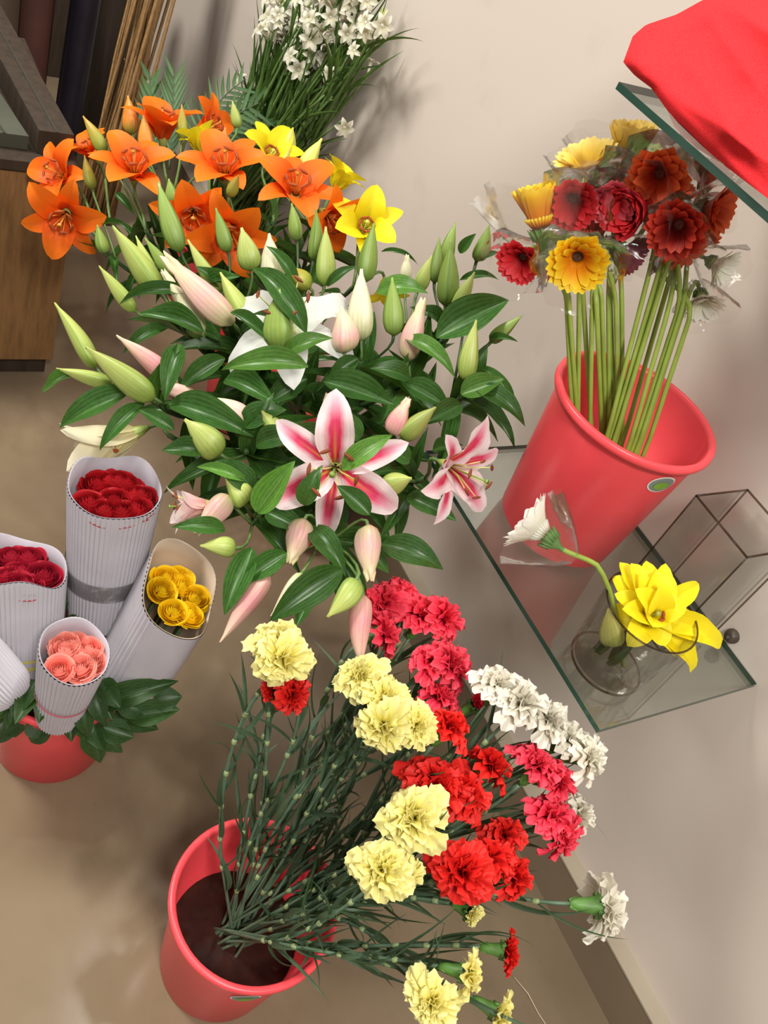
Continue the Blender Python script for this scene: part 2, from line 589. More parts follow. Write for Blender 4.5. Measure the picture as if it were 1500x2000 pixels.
# ================================================================== setting
XW, XS, ZS = 1.085, 1.055, 0.108
mb = MB()
mb.box((-2.2, -1.6, -.04), (XW + .1, 3.4, 0))
struct(link('floor', mb.mesh('floor', [M['floor']], False)))
mb = MB()
mb.box((XW, -1.6, 0), (XW + .1, 3.4, 2.8))
struct(link('wall_right', mb.mesh('wall_right', [M['wall']], False)))
mb = MB()
mb.box((-2.2, 3.3, 0), (XW, 3.4, 2.8))
struct(link('wall_back', mb.mesh('wall_back', [M['wood_dark']], False)))
mb = MB()
mb.box((XS, -1.6, 0), (XW, 3.3, ZS - .004), 0)
mb.box((XS - .002, -1.6, ZS - .004), (XW, 3.3, ZS), 1)
struct(link('baseboard_right', mb.mesh('baseboard_right', [M['skirting'], M['grout']], False)))

# ------------------------------------------------------------------ glass shelves
Z1, Z2, TH = .642, 1.206, .008


def shelf(z, label, x0=.78, y0=.29, y1=.775):
    root = thing('glass_shelf', ((x0 + XW) / 2, (y0 + y1) / 2, z - TH), label, 'shelf', 'glass shelves on the wall')
    mb = MB()
    mb.box((x0, y0, z - TH), (XW - .001, y1, z))
    mb.I = [1, 1, 1, 1, 0, 0]
    link('pane', mb.mesh('pane', [M['glass_top'], M['glass_edge']], False), root)
    return root


shelf(Z1, 'lower clear glass shelf carrying the bucket of gerberas and the glass vases')
shelf(Z2, 'upper clear glass shelf with dark green edge under the red cloth')

# wall plug and screw holding the lower shelf
c = hit(1432, 1242, 0, XW)
cl = thing('shelf_bracket', c, 'small dirty metal shelf clip on the wall beside the yellow flower', 'bracket')
mb = MB()
mb.lathe([(0, .012), (.006, .012), (.009, .009), (.011, .004), (.011, 0)], 14)
link('clip', mb.mesh('clip', [M['metal']]), cl, frame(c, (-1, 0, 0)))
mb = MB()
mb.lathe([(0, .017), (.003, .017), (.004, .012)], 8)
link('screw', mb.mesh('screw', [M['wood_dark']]), cl, frame(c, (-1, 0, 0)))

# ------------------------------------------------------------------ buckets
RT_, RB_, HB = .1135, .0885, .234


def bucket_mesh():
    mb = MB()
    t = .0025
    pr = [(.001, 0), (RB_ - .006, 0), (RB_, .006), (RB_ + (RT_ - RB_ - .004) * .9, HB * .9), (RT_ - .004, HB - .014),
          (RT_ + .002, HB - .013), (RT_ + .0045, HB - .008), (RT_ + .004, HB - .002), (RT_ + .001, HB), (RT_ - .004, HB - .001), (RT_ - .0065, HB - .006),
          (RB_ - t, .008), (.001, .006)]
    mb.lathe(pr, 64)
    return mb.mesh('bucket_body', [M['bucket']])


BM = bucket_mesh()


def sticker(parent, base, px, py, zoff):
    """round label on the bucket side: centre direction from a picture point"""
    d = ray(px, py)
    q = None
    for i in range(400):
        p = CAM + d * (.6 + i * .003)
        rr = math.hypot(p.x - base[0], p.y - base[1])
        z = p.z - base[2]
        if 0 < z < HB and rr < RB_ + (RT_ - RB_ - .004) * z / HB + .001:
            q = p
            break
    if q is None:
        return
    a0 = math.atan2(q.y - base[1], q.x - base[0])
    z0 = min(q.z - base[2], HB - .038)

    def disc(ra, rb, off, da=0, dz=0):
        V, Fc = [], []
        for i in range(5):
            for k in range(20):
                an = 2 * PI * k / 20
                zz = z0 + dz + rb * i / 4 * math.sin(an)
                R = RB_ + (RT_ - RB_ - .004) * zz / HB + off
                aa = a0 + da + ra * i / 4 * math.cos(an) / R
                V.append((base[0] + R * math.cos(aa), base[1] + R * math.sin(aa), base[2] + zz))
        for i in range(4):
            for k in range(20):
                Fc.append((i * 20 + k, i * 20 + (k + 1) % 20, (i + 1) * 20 + (k + 1) % 20, (i + 1) * 20 + k))
        return V, Fc
    mb = MB()
    for args, mi in (((.021, .015, .0008), 0), ((.019, .013, .0014), 1), ((.012, .007, .002, 0, -.002), 2)):
        V, Fc = disc(*args)
        mb.add(V, Fc, None, mi)
    link('label_sticker', mb.mesh('label_sticker', [M['sticker_white'], M['sticker_grey'], M['sticker_green']]), parent)


def bucket(loc, label, st=None, water=None):
    o = thing('bucket', loc, label, 'bucket', 'coral red plastic buckets')
    link('body', BM, o, Matrix.Translation(loc))
    if st:
        sticker(o, loc, *st, 0)
    if water:
        mb = MB()
        mb.lathe([(.001, 0), (RB_ + (RT_ - RB_) * water / HB - .005, 0)], 40)
        link('water', mb.mesh('water', [M['water']]), o, Matrix.Translation(Vector(loc) + Vector((0, 0, water))))
    return o


BC = Vector((.458, .345, 0))
BR = Vector((.298, .776, 0))
BG = Vector((.926, .609, Z1))
BL = Vector((.93, 1.19, 0))
BO = Vector((.91, 1.55, 0))
BT = Vector((.94, 1.99, 0))
bucket(BC, 'coral red bucket in front on the floor holding the carnations', (480, 1950), .10)
bucket(BR, 'coral red bucket on the floor under the paper-wrapped roses')
bucket(BG, 'coral red bucket on the glass shelf holding the gerberas', (1300, 938))
bucket(BL, 'coral red bucket hidden under the pink and white lily bunch', None, .1)
bucket(BO, 'coral red bucket hidden under the orange lilies', None, .1)
bucket(BT, 'coral red bucket at the wall under the tuberoses', None, .1)

# ------------------------------------------------------------------ petals, buds, leaves (shared meshes)


def petal(L, W, th0, th1, cup=.3, ruf=.0, p=1.0, seed=0, nu=12, nv=8, shape='lily', mat=None, name='petal'):
    rg = random.Random(seed)
    ph, k = rg.uniform(0, 6), rg.uniform(9, 13)
    N = 60
    cx, cz, th = [0], [0], []
    for i in range(N + 1):
        u = i / N
        th.append(math.radians(th0 + (th1 - th0) * u ** p))
        if i:
            cx.append(cx[-1] + math.sin(th[-1]) * L / N)
            cz.append(cz[-1] + math.cos(th[-1]) * L / N)

    def fn(u, v):
        i = min(N, int(round(u * N)))
        if shape == 'lily':
            w = W * (.2 * (1 - u) + (4 * u * (1 - u)) ** .7 * (1.0 - .12 * u)) * .5
        elif shape == 'strap':
            w = W * .5 * min(1, .35 + 1.6 * u) * (1 if u < .8 else math.sqrt(max(0.02, 1 - ((u - .8) / .2) ** 2)))
        else:
            w = W * .5 * math.sin(PI * min(1, u * .9 + .1)) ** .6
        nx, nz = -math.cos(th[i]), math.sin(th[i])
        off = cup * w * v * v * (1 - .6 * u) + ruf * w * abs(v) ** 2 * math.sin(k * u + ph + (2 if v > 0 else 0))
        off -= .1 * w * (1 - abs(v)) ** 6
        return (cx[i] + nx * off, v * w, cz[i] + nz * off)
    mb = MB()
    mb.grid(fn, nu, nv)
    return mb.mesh(name, [mat])


def lily_core(L, name, pist='b_green', fil='filament', ant='anther', short=1.):
    L *= short
    mb = MB()
    mb.tube([(0, 0, 0), (0, 0, L * .35), (.002, 0, L * .8)], [.0022, .0016, .0016], 6, 0)
    mb.tube([(.002, 0, L * .79), (.002, 0, L * .83)], [.002, .0042], 6, 0)
    for k in range(6):
        a = k * PI / 3 + .4
        c, s = math.cos(a), math.sin(a)
        r1 = L * .28
        mb.tube([(0, 0, 0), (c * r1 * .35, s * r1 * .35, L * .35), (c * r1, s * r1, L * .68)], [.0013, .001, .0008], 5, 1)
        q = Vector((c * r1, s * r1, L * .69))
        d = Vector((-s, c, .25)) * .0075
        mb.tube([q - d, q - d * .5, q, q + d * .5, q + d], [.0007, .0021, .0025, .0021, .0007], 6, 2)
    mb.lathe([(.003, -.012), (.006, -.004), (.008, .004), (.006, .012)], 10, 3)
    return mb.mesh(name, [M[pist], M[fil], M[ant], M['b_lime']])


PET = {}
for kind, mat, L, W, t0, t1, ruf in (('orange', 'l_orange', .082, .044, 20, 98, .06), ('yellow', 'l_yellow', .08, .044, 20, 92, .1),
                                     ('pink', 'l_pink', .102, .046, 48, 108, .26), ('white', 'l_white', .112, .046, 35, 138, .3),
                                     ('pale', 'l_pale', .095, .044, 7, 26, .06), ('blush', 'l_blush', .08, .034, 16, 70, .1)):
    PET[kind] = ([petal(L, W, t0, t1 + 10 * i, .35, ruf, 1.2, 11 * i + 3, mat=M[mat]) for i in range(3)],
                 [petal(L * .98, W * .72, t0 + 6, t1 + 12 + 8 * i, .3, ruf * .8, 1.2, 7 * i + 5, mat=M[mat]) for i in range(3)],
                 lily_core(L, 'flower_core_' + kind, *{'orange': ('b_orange', 'b_orange', 'anther_orange', .72), 'yellow': ('b_yellow', 'b_yellow', 'anther_orange', .5), 'pale': ('b_yellow', 'b_yellow', 'anther_orange', .5)}.get(kind, ())))


def lily_flower(parent, kind, pos, z, spin=None, sc=1., n=6, open_=0., jit=6):
    """spin: picture angle the first petal points to"""
    x = idir(spin) if spin is not None else None
    fr = frame(pos, z, x, (sc, sc, sc))
    inner, outer, core = PET[kind]
    fl = link('flower', core, parent, fr)
    for k in range(n):
        a = 2 * PI * k / n + math.radians(random.uniform(-jit, jit))
        pm = (inner if k % 2 == 0 else outer)[random.randrange(3)]
        tilt = math.radians(open_ + random.uniform(-jit, jit))
        m = fr @ Matrix.Rotation(a, 4, 'Z') @ Matrix.Rotation(tilt, 4, 'Y') @ Matrix.Translation((.003, 0, .0 if k % 2 == 0 else -.003))
        link('petal', pm, fl, m)
    return fl


def bud_mesh(seed, lob=.10, bend=.05, fat=.42, open_tip=0.):
    rg = random.Random(seed)
    mb = MB()
    n, m = 24, 14
    V, U = [], []
    for i in range(m + 1):
        u = i / m
        r = .5 * (math.sin(PI * min(1, u ** .62 * .94 + .06)) ** .85) * (1 if u < .95 else .8)
        r = max(r, .05 if u > .5 else .12)
        for k in range(n):
            q = 2 * PI * k / n
            rr = r * (1 + lob * math.cos(3 * q) + .03 * math.cos(6 * q))
            if open_tip and u > .8:
                rr *= 1 + open_tip * (u - .8) * 5 * (1 + math.cos(3 * q))
            zz = u + (.03 * math.cos(3 * q) if i == m else 0)
            V.append((rr * math.cos(q) + bend * math.sin(PI * u), rr * math.sin(q), zz))
            U.append((u, k / n))
    Fc = [(i * n + k, i * n + (k + 1) % n, (i + 1) * n + (k + 1) % n, (i + 1) * n + k) for i in range(m) for k in range(n)]
    Fc.append(tuple(m * n + k for k in range(n)))
    Fc.append(tuple(range(n))[::-1])
    mb.add(V, Fc, U)
    return mb.mesh('bud', [M['b_green']])


BUD = [bud_mesh(1, .10, .06), bud_mesh(2, .13, .02), bud_mesh(3, .08, .1), bud_mesh(4, .12, .03, open_tip=.9)]


def bud(parent, base, tip, width, mat, var=None, spin=None):
    base, tip = Vector(base), Vector(tip)
    d = tip - base
    L = d.length
    x = random.choice((RT, UP, -RT)) + FW * random.uniform(-1, 1)
    w = width * 1.04
    v = random.randrange(3) if var is None else var
    return link('bud', BUD[v], parent, frame(base, d, x, (w, w, L)), M[mat])


def leaf_mesh(arch, fold, seed, wav=.02, shape=1.):
    rg = random.Random(seed)
    ph = rg.uniform(0, 6)
    tw = rg.uniform(-.25, .25)

    def fn(u, v):
        w = .5 * (math.sin(PI * min(1, u ** .8 * .985 + .015)) ** (.85 * shape)) * (1 - .1 * u)
        y = v * w
        z = arch * 4 * u * (1 - u) * .5 + fold * abs(v) * w + wav * math.sin(9 * u + ph) * v * v
        return (u, y * math.cos(tw * u), z + y * math.sin(tw * u) * .3)
    mb = MB()
    mb.grid(fn, 14, 6)
    return mb.mesh('leaf', [M['leaf']])


LEAF = [leaf_mesh(.14, .35, 1), leaf_mesh(.28, .3, 2), leaf_mesh(.06, .45, 3), leaf_mesh(.4, .25, 4), leaf_mesh(.2, .5, 5, .04)]


def leaf(parent, base, tip, width, mat='leaf', nrm=None, var=None, name='leaf'):
    base, tip = Vector(base), Vector(tip)
    x = tip - base
    L = x.length
    n = nrm if nrm is not None else (-FW * .8 + Vector((0, 0, .5)))
    x.normalize()
    n = n - x * n.dot(x)
    if n.length < 1e-4:
        n = x.orthogonal()
    n.normalize()
    y = n.cross(x)
    m = Matrix(((x.x * L, y.x * width, n.x * L, base.x), (x.y * L, y.y * width, n.y * L, base.y), (x.z * L, y.z * width, n.z * L, base.z), (0, 0, 0, 1)))
    v = LEAF[random.randrange(5) if var is None else var]
    return link(name, v, parent, m, M[mat])


def in_bucket(b, target, r=.5):
    """start point at the bucket's bottom, opposite to where the stem leans"""
    d = Vector((target.x - b.x, target.y - b.y, 0))
    if d.length > 1e-6:
        d.normalize()
    s = Vector((b.x, b.y, b.z + .012)) - d * RB_ * r * random.uniform(.5, 1) + Vector((random.uniform(-.025, .025), random.uniform(-.025, .025), 0))
    e = Vector((b.x, b.y, b.z + HB)) + d * (RT_ - .022) * random.uniform(.45, .95) + Vector((-d.y, d.x, 0)) * random.uniform(-.04, .04)
    return s, e


def stem_path(b, end, enddir, k=.25, n=16, r=.5):
    s, e = in_bucket(b, end, r)
    L = (end - e).length
    p1 = bez(s, s.lerp(e, .4), e.lerp(s, .2), e, 4)
    t = (e - s).normalized()
    p2 = bez(e, e + t * L * .35, end - Vector(enddir).normalized() * L * k, end, n)
    return p1[:-1] + p2


# ================================================================== oriental lilies


def ld(px, py):
    return 1.215 + .00042 * (950 - py)


def pw(wpx, dep):
    return wpx * dep / F_PX


def stalk(label, bk, node, ndep, buds=(), leaves=(), flowers=(), fill=10, group='lilies in the tall mixed bunch', name='lily_stalk', fillL=(.09, .14), fillW=(.024, .036), depf=ld, srad=.0042, lm='leaf', fspread=(.06, .42)):
    nd = P(*node, ndep)
    root = thing(name, bk, label, 'lily', group)
    up = Vector((0, 0, 1))
    pts = stem_path(bk, nd, (nd - bk) + up * .1, .25)
    tube_obj('stem', pts, [srad * 1.25 - .3 * srad * i / len(pts) for i in range(len(pts))], root, M['stem_lily'])
    for (bx, by, tx, ty, wp, mt, *o) in buds:
        dd = depf(bx, by) + (o[0] if o else 0)
        lean = o[1] if len(o) > 1 else -.02
        b0, tp = P(bx, by, dd), P(tx, ty, dd + lean)
        var = 3 if mt in ('b_pink', 'b_cream', 'b_rose') and random.random() < .5 else None
        bo = bud(root, b0, tp, pw(wp, dd), mt, var)
        j = pts[-1 - random.randrange(0, 3)]
        d = (tp - b0).normalized()
        tube_obj('pedicel', bez(j, j.lerp(b0, .4) + up * .01, b0 - d * .025, b0 + d * .004, 6), [.0026, .0023, .0021, .002, .002, .0024, .003], root, M['stem'] if mt != 'b_green' else M['stem_lily'], 5)
    for (bx, by, tx, ty, wp, *o) in leaves:
        mt = o[0] if o else lm
        dd = depf(bx, by) + (o[1] if len(o) > 1 else -.01)
        tl = o[2] if len(o) > 2 else random.uniform(-.03, .0)
        leaf(root, P(bx, by, dd), P(tx, ty, dd + tl), pw(wp, dd) * 1.12, mt, var=(o[3] if len(o) > 3 else None))
    for (fx, fy, fd, kind, fdeg, fside, spin, sc, op) in flowers:
        p = P(fx, fy, fd)
        z = face(fdeg, fside, p)
        lily_flower(root, kind, p, z, spin, sc, 6, op)
        j = pts[-1]
        tube_obj('pedicel', bez(j, j.lerp(p, .5) + up * .01, p - z * .05 * sc, p - z * .006, 6), .0028, root, M['stem'], 5)
    # foliage along the stem
    m = len(pts)
    for i in range(fill):
        f = 1 - random.uniform(*fspread)
        q = pts[min(m - 2, int(f * m))]
        a = i * 2.4 + random.uniform(-.4, .4)
        tn = (pts[-1] - pts[m // 2]).normalized()
        x = tn.orthogonal().normalized()
        y = tn.cross(x)
        d = (x * math.cos(a) + y * math.sin(a)) + tn * random.uniform(.2, .8)
        d.normalize()
        L = random.uniform(*fillL)
        leaf(root, q, q + d * L, random.uniform(*fillW), lm, nrm=up + tn * .6)
    return root


G, LI, PK, RS, CR = 'b_green', 'b_lime', 'b_pink', 'b_rose', 'b_cream'
stalk('lily stalk with long lime green buds reaching furthest left over the floor', BL, (310, 790), ld(310, 790) + .02,
      [(185, 718, 108, 594, 34, LI), (302, 778, 171, 680, 48, LI, -.03), (218, 748, 112, 720, 28, LI), (345, 748, 230, 657, 38, RS), (392, 782, 280, 742, 28, PK, .02)],
      [(255, 765, 116, 836, 50), (282, 788, 195, 880, 34), (352, 672, 322, 786, 42, 'leaf', -.06), (148, 728, 80, 768, 24, 'leaf_light')], fill=8)
stalk('lily stalk with upright pale green buds beside the wooden cabinet', BL, (350, 625), ld(350, 625) + .03,
      [(312, 572, 222, 444, 44, LI), (305, 545, 266, 462, 22, LI), (335, 540, 284, 466, 24, G), (264, 608, 195, 521, 28, LI), (396, 652, 318, 530, 36, CR, .01)],
      [(378, 575, 234, 592, 26, 'leaf', -.02, -.01, 3), (398, 648, 272, 612, 42), (330, 640, 240, 690, 26)], fill=9)
stalk('lily stalk with one large cream and pink bud slanting up left', BL, (468, 655), ld(468, 655) + .02,
      [(456, 632, 320, 498, 52, PK, -.03), (486, 628, 431, 534, 38, LI)],
      [(470, 650, 575, 610, 30, 'leaf'), (440, 700, 350, 760, 40)], fill=10)
stalk('lily stalk with four narrow green buds in front of the orange lilies', BL, (440, 640), ld(440, 640) + .06,
      [(352, 492, 310, 358, 38, G), (430, 572, 368, 470, 28, LI), (446, 492, 422, 408, 28, G), (492, 528, 472, 446, 42, LI)],
      [(430, 560, 380, 520, 24), (400, 560, 470, 540, 28)], fill=10)
stalk('lily stalk with one tall cream bud among green ones under the orange lilies', BL, (575, 620), ld(575, 620) + .05,
      [(535, 562, 526, 458, 46, CR, .02), (580, 470, 570, 398, 26, G), (612, 508, 617, 410, 28, G), (634, 558, 636, 445, 36, LI), (606, 562, 553, 524, 36, 'b_olive')],
      [(580, 560, 520, 480, 24), (640, 560, 700, 520, 20)], fill=10)
stalk('lily stalk carrying the open white lily with recurved petals', BL, (590, 735), ld(590, 735) + .04,
      [(548, 682, 546, 566, 56, G, -.07)],
      [(602, 716, 432, 724, 50, 'leaf_light', -.1, .0, 1), (598, 652, 492, 524, 48, 'leaf', -.09, .02, 3), (556, 694, 650, 660, 36, 'leaf_light', -.1), (600, 740, 520, 790, 46), (450, 610, 550, 690, 24, 'leaf', -.09)],
      [(566, 652, ld(566, 652) - .01, 'white', 100, 34, 150, 1.12, 4)], fill=9)
stalk('lily stalk with grey-white and blush buds right of the white lily', BL, (705, 705), ld(705, 705) + .03,
      [(712, 550, 730, 438, 36, G, .03), (705, 664, 706, 528, 46, CR), (770, 655, 766, 544, 40, G), (672, 688, 666, 600, 52, PK, -.02)],
      [(735, 572, 836, 572, 44, 'leaf_light', -.02, -.01, 3), (632, 745, 772, 792, 58, 'leaf', -.03), (700, 700, 640, 745, 34)], fill=9)
stalk('lily stalk with two dusty pink buds near the middle right', BL, (800, 735), ld(800, 735) + .03,
      [(797, 704, 828, 584, 42, PK), (790, 548, 795, 498, 22, CR, .03), (815, 568, 843, 500, 28, LI, .02)],
      [(792, 662, 890, 738, 36, 'leaf_light', -.03, -.02, 3), (800, 740, 720, 720, 40), (790, 750, 880, 800, 46)], fill=9)
stalk('lily stalk with a cluster of tall green buds against the bare wall', BL, (868, 660), ld(868, 660) + .03,
      [(848, 552, 858, 466, 26, G, .01), (868, 522, 889, 437, 28, G, .02), (872, 598, 880, 476, 40, G), (886, 612, 926, 533, 30, LI)],
      [(852, 660, 994, 586, 70, 'leaf', -.02, .01, 0), (898, 548, 974, 546, 18, 'leaf', .0, .0, 3), (745, 492, 816, 516, 12, 'leaf', .04, 0, 3), (898, 494, 930, 456, 20), (870, 640, 800, 600, 30)], fill=9)
stalk('lily stalk at the right edge of the bunch with drooping dark leaves', BL, (918, 765), ld(918, 765) + .02,
      [(930, 510, 955, 441, 30, G), (958, 668, 1018, 618, 26, G), (910, 744, 930, 627, 36, LI)],
      [(926, 758, 1026, 832, 42), (934, 716, 1008, 802, 22, 'leaf', 0, 0, 3), (930, 510, 976, 494, 14, 'leaf', 0, 0, 1), (955, 665, 1012, 668, 14), (900, 770, 985, 740, 46, 'leaf_light'), (900, 790, 830, 830, 40)], fill=9)
stalk('lily stalk carrying the wide open pink lily with white edges', BL, (665, 945), ld(665, 945) + .05,
      [(637, 858, 642, 770, 48, RS), (765, 848, 798, 778, 38, RS), (785, 856, 850, 796, 38, LI)],
      [(590, 985, 630, 908, 40, 'leaf', -.08), (668, 918, 766, 850, 40, 'leaf_light', -.13, .0, 1), (722, 1006, 658, 948, 40, 'leaf', -.13, .0, 2), (640, 860, 560, 840, 44), (700, 860, 660, 800, 40), (720, 880, 770, 860, 40)],
      [(655, 912, 1.155, 'pink', 250, 8, 84, 1.02, 6)], fill=10)
stalk('lily stalk with the half-closed pink lily above the glass shelf edge', BL, (830, 935), ld(830, 935) + .03,
      [(748, 952, 803, 934, 42, LI, -.02)],
      [(795, 970, 892, 1018, 44), (845, 880, 905, 870, 26), (800, 900, 740, 870, 40), (830, 950, 880, 1000, 30)],
      [(868, 905, 1.17, 'pink', 335, 52, 75, .86, -16)], fill=9)
stalk('lily stalk with plump lime green buds over the red roses', BL, (480, 880), ld(480, 880) + .03,
      [(490, 828, 412, 777, 38, PK), (430, 888, 362, 820, 56, LI), (560, 868, 512, 804, 46, LI)],
      [(330, 788, 502, 858, 56, 'leaf', -.02), (400, 882, 316, 880, 40), (470, 830, 560, 800, 50), (500, 870, 600, 850, 44), (440, 740, 540, 790, 50)], fill=10)
stalk('lily stalk with a small half-open blush lily beside the red roses', BL, (490, 1020), ld(490, 1020) + .03,
      [(447, 968, 384, 1042, 46, PK, -.02), (460, 1072, 392, 1066, 38, LI), (478, 985, 440, 932, 46, LI)],
      [(502, 1000, 576, 900, 54, 'leaf_light', -.05), (480, 940, 384, 912, 24, 'leaf_light', -.03, 0, 3), (440, 1035, 335, 1030, 34), (520, 1000, 600, 1040, 44), (500, 960, 420, 900, 46)],
      [(410, 985, 1.2, 'blush', 185, 72, 90, .8, -14)], fill=9)
stalk('lily stalk with pink and lime buds hanging down over the carnations', BL, (640, 1060), ld(640, 1060) + .03,
      [(594, 1014, 566, 1100, 50, PK, -.02), (720, 1026, 724, 1134, 50, PK, -.05), (698, 1134, 640, 1204, 46, LI, -.05), (710, 1164, 705, 1302, 44, RS, -.03), (590, 1120, 530, 1202, 26, CR), (526, 1124, 432, 1252, 38, RS)],
      [(745, 1062, 866, 1112, 56), (608, 1030, 676, 1126, 46), (668, 1112, 526, 1214, 62, 'leaf', -.03), (492, 1070, 438, 1202, 50), (602, 1165, 578, 1225, 30, 'leaf', .02), (560, 1080, 470, 1140, 44), (690, 1060, 760, 1120, 44, 'leaf', .03)], fill=10)
stalk('lily stalk with a pale yellow lily behind the red rose sleeve', BL, (330, 850), ld(330, 850) + .08, [],
      [(340, 840, 270, 800, 30)],
      [(272, 842, 1.34, 'pale', 202, 86, 90, 1.25, 0)], fill=5)
# ================================================================== orange and yellow lilies


def od(px, py):
    return 1.62 + .0006 * (380 - py) + .00012 * (400 - px)


OK = dict(group='orange and yellow lilies at the back', fill=9, depf=od, fillL=(.06, .1), fillW=(.012, .018), lm='leaf', fspread=(.05, .5))


def olily(label, node, kind, flowers, buds=(), leaves=(), nd=.03, **kw):
    k2 = dict(OK)
    k2.update(kw)
    return stalk(label, BO, node, od(*node) + nd, buds, leaves, [(x, y, od(x, y) + dz, kind, a, s, sp, sc, op) for (x, y, dz, a, s, sp, sc, op) in flowers], name=kind + '_lily', **k2)


BOr, BOl, BY = 'b_orange', 'b_olive', 'b_yellow'
olily('orange lily stem with a large open flower above a single green stem, second from left', (285, 450), 'orange', [(262, 350, 0, 90, 42, 120, 1.22, -6)],
      [(205, 300, 163, 228, 26, BOl), (225, 300, 219, 255, 18, G)], [(225, 378, 262, 420, 16), (290, 400, 330, 450, 14)])
olily('leftmost orange lily stem with two flowers stacked over the cabinet front', (200, 480), 'orange', [(132, 412, -.02, 240, 30, 250, 1.16, -2), (132, 350, .04, 150, 40, 170, 1.05, 0)],
      [(180, 370, 165, 305, 22, BOl), (205, 495, 190, 440, 24, G)], [(165, 440, 205, 420, 12), (195, 440, 245, 435, 10)])
olily('orange lily stem with one flower in the middle of the orange cluster', (460, 440), 'orange', [(440, 350, 0, 90, 40, 110, 1.25, -4)],
      [(432, 308, 440, 250, 26, BOr), (448, 384, 466, 342, 22, BOl, -.1)])
olily('orange lily stem with a forward-facing flower, lower left of the cluster', (390, 480), 'orange', [(378, 412, -.06, 270, 18, 105, 1.1, -8)], [(340, 400, 330, 350, 24, G)])
olily('orange lily stem with one flower lowest in the cluster', (465, 500), 'orange', [(448, 440, -.04, 270, 30, 60, 1.2, -2)])
olily('orange lily stem with one flower at the right of the cluster', (590, 470), 'orange', [(575, 390, -.02, 80, 40, 160, 1.2, -2)])
olily('orange lily stem with a drooping flower touching the yellow lilies', (640, 480), 'orange', [(632, 415, -.03, 320, 55, 300, 1.0, -6)])
olily('orange lily stem at the back with two shaded flowers and tall orange buds', (330, 400), 'orange', [(318, 275, .1, 90, 60, 100, 1.3, -10), (388, 255, .12, 20, 60, 20, 1.1, -8)],
      [(258, 262, 250, 188, 30, BOr, .1), (288, 300, 281, 224, 28, BOr, .08), (355, 272, 355, 205, 20, BOl, .05), (465, 250, 454, 198, 20, LI, .1)])
olily('orange lily stem with a half-hidden flower behind the leftmost ones', (215, 430), 'orange', [(190, 312, .12, 120, 50, 120, .9, -14)])
olily('yellow lily stem with one open flower next to the tuberoses', (535, 430), 'yellow', [(520, 315, .1, 60, 42, 300, 1.05, -10)],
      [(560, 300, 572, 250, 28, BY, .1)])
olily('yellow lily stem with pale trumpet buds near the wall', (620, 440), 'yellow', [(652, 372, .06, 60, 78, 60, .9, -14)],
      [(590, 352, 628, 272, 34, BY, .05), (545, 350, 566, 290, 22, BY, .06)])
olily('yellow lily stem with a drooping open flower at the right end near the wall', (690, 560), 'yellow', [(708, 452, 0, 60, 25, 80, 1.05, -4), (752, 548, .1, 280, 70, 280, .7, -10)],
      [(720, 440, 758, 424, 22, BY)])
olily('yellow lily stem with a closing pale flower in the middle of the orange cluster', (410, 430), 'yellow', [(398, 300, .05, 110, 78, 110, .85, -20)])

# ================================================================== carnations


def carn_mesh(seed, open_=1.0):
    rg = random.Random(seed)
    mb = MB()
    N = 36
    lobe, lph = rg.choice((2, 3, 3)), rg.uniform(0, 6)
    for i in range(N):
        t = (i + .5) / N
        a = i * 2.39996 + rg.uniform(-.2, .2)
        th = math.radians(4 + 92 * t ** .8 * open_) + rg.uniform(-.22, .22)
        L = (.030 + .011 * t + rg.uniform(-.004, .005)) * (1 + .14 * math.sin(a * lobe + lph))
        W = .026 + .008 * t
        ph, k = rg.uniform(0, 6), rg.uniform(5, 8)
        amp = .0055 * (1.15 - .4 * t)
        zz = [rg.uniform(-.0022, .0022) for _ in range(13)]
        ca, sa = math.cos(a), math.sin(a)

        def fn(u, v):
            w = W * .5 * (.14 + .86 * u ** 1.3)
            ll = L * u * (1 - .22 * v * v * u) + (zz[int(round((v + 1) * 6))] * u ** 3)
            thh = th * (.35 + .65 * u)
            n = amp * u * u * math.sin(k * v + ph) + .3 * w * v * v * (1 - t)
            x = ll * math.sin(thh) - math.cos(thh) * n
            z = ll * math.cos(thh) + math.sin(thh) * n
            y = v * w
            return (x * ca - y * sa, x * sa + y * ca, z)
        mb.grid(fn, 5, 12)
    return mb.mesh('bloom', [M['c_red']])


CARN = [carn_mesh(s) for s in (1, 2, 3, 6, 7, 8)] + [carn_mesh(4, .72), carn_mesh(5, .5)]  # last one: barely open
mb = MB()
mb.lathe([(.0025, -.026), (.0060, -.023), (.0078, -.016), (.0088, -.007), (.0108, .003), (.0135, .010)], 10)
for k in range(5):
    a = 2 * PI * k / 5
    mb.tube([(.0115 * math.cos(a), .0115 * math.sin(a), .006), (.015 * math.cos(a), .015 * math.sin(a), .014)], [.0042, .0006], 5)
for k in range(2):
    mb.tube([(.003 * (1 - 2 * k), 0, -.026), (.0095 * (1 - 2 * k), 0, -.014)], [.003, .0006], 5)
CALYX = mb.mesh('calyx', [M['calyx']])


def strap_leaf(seed, curl):
    rg = random.Random(seed)
    tw = rg.uniform(-1, 1)

    def fn(u, v):
        w = .5 * (1 - u ** 2.2) * (.55 + .45 * min(1, u * 5)) + .01
        an = curl * u
        x = math.sin(an) / curl if abs(curl) > .01 else u
        z = (1 - math.cos(an)) / curl if abs(curl) > .01 else 0
        y = v * w
        return (x, y * math.cos(tw * u), -z + .5 * abs(v) * w * .1 + .0 * y)
    mb = MB()
    mb.grid(fn, 9, 2)
    return mb.mesh('leaf', [M['leaf_carn']])


STRAP = [strap_leaf(i, c) for i, c in enumerate((.15, .6, 1.2, 1.9, -.5))]


